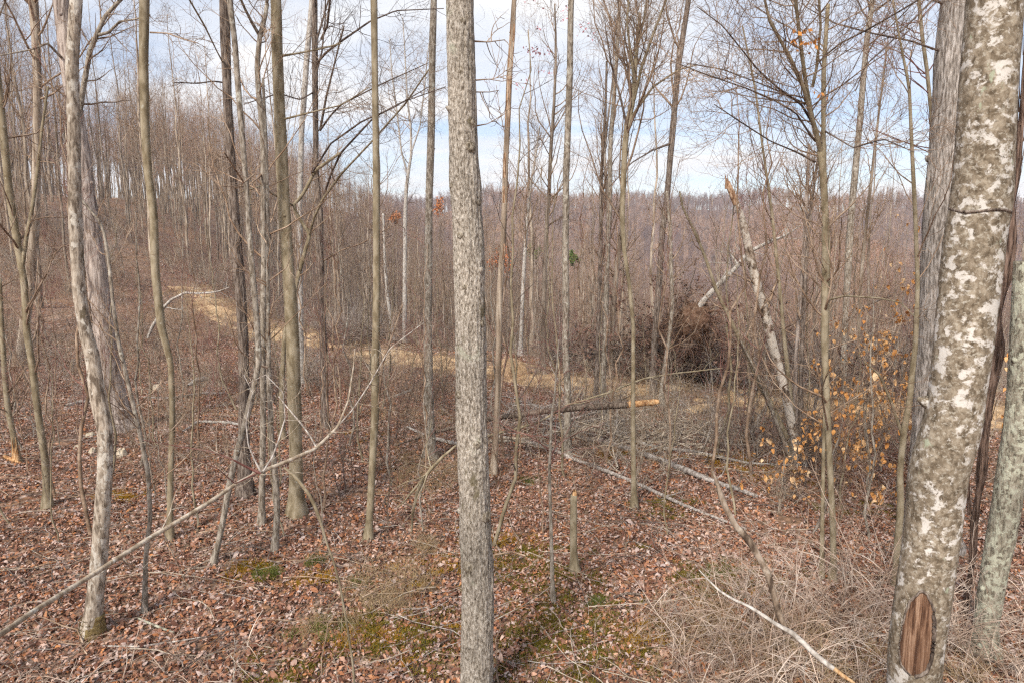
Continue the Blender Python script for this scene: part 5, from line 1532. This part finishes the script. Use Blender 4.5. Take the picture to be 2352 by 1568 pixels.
# moss cushions and grass tufts
def tuft(name, m, n, h, w, seed, blade=.0016):
    g2 = np.random.default_rng(seed)
    a = g2.uniform(0, 6.28, n); b = np.abs(g2.normal(size=n)) * .5 + .1
    D = np.stack([np.cos(a) * b, np.sin(a) * b, np.ones(n)], -1); D /= np.linalg.norm(D, axis=1, keepdims=True)
    pos = np.stack([g2.normal(size=n) * w, g2.normal(size=n) * w, np.full(n, -.01)], -1)
    L = h * g2.uniform(.4, 1.2, n); pts = [pos]
    for k in range(4):
        D[:, 2] -= .22; D += g2.normal(size=(n, 3)) * .05; D /= np.linalg.norm(D, axis=1, keepdims=True)
        pts.append(pts[-1] + D * L[:, None] / 4)
    P = np.stack(pts, 1); R = np.full((n, 5), blade) * np.linspace(1, .3, 5)
    mb = MB(); mb.tubes(P, R, 3)
    return mb.mesh(name, m)
mossm = [tuft('moss', m, 170, .03, .05, i, .0028) for i, m in enumerate(('moss', 'mossorange', 'moss'))]
gr = [tuft('grass', 'grassgreen', 45, .11, .035, 31, .0016), tuft('grass', 'grass', 18, .20, .05, 32, .0019), tuft('grass', 'grass', 13, .32, .06, 33, .0019), tuft('grass', 'grassgreen', 30, .09, .03, 34, .0016)]
spots = []
def moss_patch(px, py, n, w, k):
    b = ground_at(px, py); n = max(6, int(n * .8))
    xx = b[0] + g.normal(size=n) * w * 1.25; yy = b[1] + g.normal(size=n) * w * .8
    for u, v in zip(xx, yy): spots.append((u, v, k))
for px, py, n, w, k in [(572, 1312, 22, .10, 1), (605, 1316, 14, .10, 0), (718, 1330, 12, .10, 1), (1190, 1290, 60, .35, 0), (1230, 1340, 40, .3, 0), (1280, 1460, 50, .3, 0), (1330, 1500, 40, .3, 0),
                        (905, 1440, 50, .22, 0), (930, 1470, 30, .2, 0), (880, 1460, 20, .15, 1), (1430, 1040, 30, .3, 1), (1690, 1060, 30, .35, 1), (290, 1142, 24, .14, 1), (1330, 1400, 30, .3, 2), (1030, 1300, 20, .25, 1),
                        (1525, 1165, 24, .2, 0), (1610, 1350, 20, .2, 0), (1560, 1440, 30, .3, 1), (1950, 1180, 16, .3, 0), (1700, 1330, 20, .25, 0), (1240, 1560, 30, .25, 0), (1780, 1080, 20, .4, 1), (700, 1540, 20, .2, 2), (1140, 1250, 20, .2, 1), (850, 1000, 12, .2, 1)]:
    moss_patch(px, py, n, w, k)
S = np.array(spots)
zz = HT(S[:, 0], S[:, 1])
scatter('moss', np.stack([S[:, 0], S[:, 1], zz + .012], -1), up_rot(len(S), .15), g.uniform(.6, 1.5, len(S)), S[:, 2].astype(int), mossm)
gs = []
for px, py, n, w, k in [(625, 1322, 6, .08, 0), (712, 1300, 4, .06, 0), (750, 1440, 5, .14, 0), (760, 1450, 14, .2, 1), (990, 1270, 14, .15, 1), (905, 1370, 26, .22, 1), (920, 1350, 14, .2, 2), (1370, 1390, 8, .06, 3), (1215, 1107, 8, .06, 3),
                        (1650, 1320, 12, .15, 3), (1640, 1400, 30, .3, 1), (1700, 1480, 30, .35, 1), (1800, 1530, 30, .35, 2), (1950, 1540, 30, .3, 1), (1000, 1100, 30, .35, 2), (950, 1080, 20, .3, 1), (500, 950, 30, .7, 2), (950, 960, 40, .6, 2), (820, 1340, 5, .06, 3),
                        (2210, 1530, 20, .25, 1), (1520, 1500, 20, .25, 1)]:
    b = ground_at(px, py)
    for _ in range(n): gs.append((b[0] + g.normal() * w, b[1] + g.normal() * w, k))
# straw along and on the track
xx = g.uniform(-19, 26, 5200); s = g.normal(size=5200) * 1.5; yy = road_y(xx) + s * (1 + .25 * (xx < -8)) 
kk = g.choice([1, 2], 5200, p=[.55, .45])
keepg = (np.abs(s) > .55) | (g.random(5200) < .35)
G1 = np.concatenate([np.array(gs), np.stack([xx, yy, kk], -1)[keepg]])
scl = np.r_[g.uniform(.7, 1.3, len(gs)), g.uniform(.5, 1.2, keepg.sum())]
zz = HT(G1[:, 0], G1[:, 1])
scatter('grass', np.stack([G1[:, 0], G1[:, 1], zz + .02], -1), up_rot(len(G1), .2), scl, G1[:, 2].astype(int), gr)

# ---- young beeches that keep their orange leaves
def leafy_beech(px, py, lb, seed, H, n_leaf, spread, Y=None, lean=(0, 0)):
    g2 = np.random.default_rng(seed)
    b = ground_at(px, py) if Y is None else np.array([*at(px, py, Y)[0][:2], 0.])
    b[2] = HT(b[0], b[1])
    root = thing('beech_sapling', lb, 'sapling', b)
    K = 14; z = np.linspace(-.1, H, K)
    P = np.stack([lean[0] * z + np.cumsum(g2.normal(size=K)) * .02, lean[1] * z + np.cumsum(g2.normal(size=K)) * .02, z], -1); P[:, :2] -= P[0, :2]
    R = np.linspace(.014, .003, K)
    mb = MB(); mb.tubes(P, R, 8); part('trunk', mb.mesh('trunk', 'grey'), root)
    c1, r1 = spawn(P[None], R[None], 20, .15, .98, (50, 85), (spread * .5, spread), .5, 9, .03, .12, .003, .3, .4, g2)
    c2, r2 = spawn(c1, r1, 5, .2, .98, (25, 55), (spread * .15, spread * .4), .6, 6, .0, .14, .002, .4, .3, g2)
    mb = MB(); mb.tubes(c1, r1, 5); mb.tubes(c2, r2, 3)
    part('twigs', mb.mesh('twigs', 'twig'), root, kind='stuff')
    lm = [leaf_mesh('leaf', 'beech', .054 + .008 * i, .017 + .002 * i, .16 + .06 * i, 0, 60 + i) for i in range(4)]
    for i in range(n_leaf):
        a = c2[g2.integers(len(c2)), g2.integers(1, 6)]
        o = bpy.data.objects.new('leaf', lm[int(g2.integers(4))]); COL.objects.link(o); o.parent = root
        o.location = (a[0], a[1], a[2] - .02)
        o.rotation_euler = (g2.normal() * .5, g2.uniform(.3, 1.4), g2.uniform(0, 6.28))
        s = g2.uniform(.7, 1.25); o.scale = (s, s, s)
leafy_beech(1990, 1190, 'young beech full of orange leaves right of the snag clump', 41, 1.7, 295, 1.6)
leafy_beech(2000, 1110, 'orange leaved young beech halfway back towards the track, left of the olive stem', 47, 2.0, 260, 1.3)
leafy_beech(2060, 1130, 'young beech with orange leaves behind the slender olive stem', 42, 2.6, 200, 1.2)
leafy_beech(1920, 1130, 'low beech with scattered orange leaves behind the three limbed trunk', 43, 1.2, 170, 1.2)
leafy_beech(2330, 1110, 'young beech with orange leaves behind the crusted trunk at the right edge', 44, 1.7, 120, .8)
leafy_beech(2040, 1010, 'taller thin beech with a few orange leaves high on its twigs', 45, 3.6, 60, 1.0)
leafy_beech(1800, 1150, 'small beech with few orange leaves near the foot of the snag', 46, .7, 40, .7)

# leafy trees farther off: russet, pine, maple with withered leaves
def leaf_cloud(root, centre, rad, n, size, m, seed, name='foliage', clumps=14):
    g2 = np.random.default_rng(seed)
    cl = g2.normal(size=(clumps, 3)); cl /= np.linalg.norm(cl, axis=1, keepdims=True); cl = cl * g2.uniform(.1, 1, (clumps, 1)) * np.array(rad)
    k = g2.integers(0, clumps, n)
    p = np.array(centre) + cl[k] + g2.normal(size=(n, 3)) * np.array(rad) * .16
    u = g2.normal(size=(n, 3)); u /= np.linalg.norm(u, axis=1, keepdims=True)
    v = np.cross(u, g2.normal(size=(n, 3))); v /= np.linalg.norm(v, axis=1, keepdims=True)
    s = size * g2.uniform(.6, 1.3, n)[:, None]
    V = np.stack([p - u * s, p + v * s * .5, p + u * s, p - v * s * .5], 1).reshape(-1, 3)
    mb = MB(); mb.add(V, np.arange(n * 4).reshape(-1, 4))
    part(name, mb.mesh(name, m, False), root, kind='stuff')
def leafy_tree(px, pytop, pybot, Y, wpx, name, lb, m, n, size, seed, clumps=14):
    top, t = at(px, pytop, Y); bot, _ = at(px, pybot, Y)
    gz = float(HT(top[0], Y)); base = np.array([top[0], Y, gz])
    root = thing(name, lb, 'tree', base)
    Hh = top[2] - gz
    K = 10; z = np.linspace(-.3, Hh * .97, K); P = np.stack([.12 * np.sin(z * .7), 0 * z, z], -1); R = np.linspace(.1, .02, K)
    mb = MB(); mb.tubes(P, R, 7); part('trunk', mb.mesh('trunk', 'forest'), root)
    cz = (top[2] + bot[2]) / 2 - gz
    rad = (wpx / 2 / F * t, wpx / 2 / F * t, (top[2] - bot[2]) / 2)
    mb = MB()
    for c, r, s in twigs_from(P, R, (16, 4, 2, rad[0] * 1.5), seed, .008, tmin=max(.1, 1 - (top[2] - bot[2]) / Hh)): mb.tubes(c, r, s)
    part('branches', mb.mesh('branches', 'twig'), root)
    leaf_cloud(root, (0, 0, cz), rad, n, size, m, seed, clumps=clumps)
leafy_tree(1150, 560, 640, 70, 70, 'russet_tree', 'russet leaved tree in the valley right of the nearest trunk', 'orangeleaf', 900, .13, 51, 26)
leafy_tree(908, 485, 520, 75, 34, 'russet_tree', 'small russet crown in the valley left of the light grey trunk', 'orangeleaf', 260, .14, 52)
leafy_tree(1008, 448, 500, 90, 34, 'russet_tree', 'golden brown crown just left of the nearest trunk', 'orangeleaf', 260, .16, 53)
leafy_tree(1318, 575, 615, 62, 26, 'pine_tree', 'small bright green pine crown behind the knobbly trunk', 'green', 1300, .10, 54)
leafy_tree(1222, 565, 610, 80, 44, 'pine_tree', 'dull green pine crown behind the pale birch', 'green', 500, .13, 55)
leafy_tree(492, 345, 420, 78, 46, 'oak_tree', 'brown leaved oak on the crest of the left hill', 'brownleaf', 700, .14, 56, 20)

mt = [o for o in COL.objects if o.name.startswith('maple_tree')][0]
g2 = np.random.default_rng(9)
def pinkleaves(spec, root, m, size, Y):
    ctr = []
    for px, py, w, n in spec:
        for _ in range(n):
            q, t = at(px + g2.normal() * w, py + g2.normal() * w * .5, Y + g2.normal() * .3); ctr.append(q - np.array(root.location))
    p = np.array(ctr); n = len(p)
    u = g2.normal(size=(n, 3)); u /= np.linalg.norm(u, axis=1, keepdims=True)
    v = np.cross(u, g2.normal(size=(n, 3))); v /= np.linalg.norm(v, axis=1, keepdims=True)
    s = size * g2.uniform(.6, 1.3, n)[:, None]
    V = np.stack([p - u * s, p + v * s * .6, p + u * s, p - v * s * .6], 1).reshape(-1, 3)
    mb = MB(); mb.add(V, np.arange(n * 4).reshape(-1, 4)); part('withered_leaves', mb.mesh('withered_leaves', m, False), root, kind='stuff')
pinkleaves([(1225, 115, 14, 26), (1242, 120, 10, 16), (1240, 66, 7, 8), (1285, 40, 14, 14), (1300, 20, 12, 10), (1255, 165, 10, 8), (1195, 192, 14, 12), (1350, 82, 14, 14), (1336, 60, 10, 8), (1218, 4, 8, 6)], mt, 'pink', .035, 17)
ot = [o for o in COL.objects if o.get('label', '').startswith('slim companion stem')][0]
pinkleaves([(1834, 100, 16, 16), (1840, 75, 12, 10), (1865, 95, 12, 8), (1858, 120, 14, 8), (1876, 220, 12, 7)], ot, 'beech', .022, 5.6)

# ------------------------------------------------------------------ haze over the valley
def haze():
    x0, x1, y0, y1, z0, z1 = -960, 960, -960, 960, -62, 75
    V = np.array([[x, y, z] for z in (z0, z1) for y in (y0, y1) for x in (x0, x1)], float)
    q = [[0, 2, 3, 1], [4, 5, 7, 6], [0, 1, 5, 4], [2, 6, 7, 3], [0, 4, 6, 2], [1, 3, 7, 5]]
    m = bpy.data.materials.new('haze'); m.use_nodes = True
    t = m.node_tree; t.nodes.clear()
    o = t.nodes.new('ShaderNodeOutputMaterial'); v = t.nodes.new('ShaderNodeVolumePrincipled')
    v.inputs['Color'].default_value = (.86, .87, .93, 1); v.inputs['Density'].default_value = HAZE
    t.links.new(v.outputs[0], o.inputs['Volume'])
    mb = MB(); mb.add(V, q)
    single('haze', mb.mesh('haze', m, False), kind='stuff')
if HAZE > 0: haze()
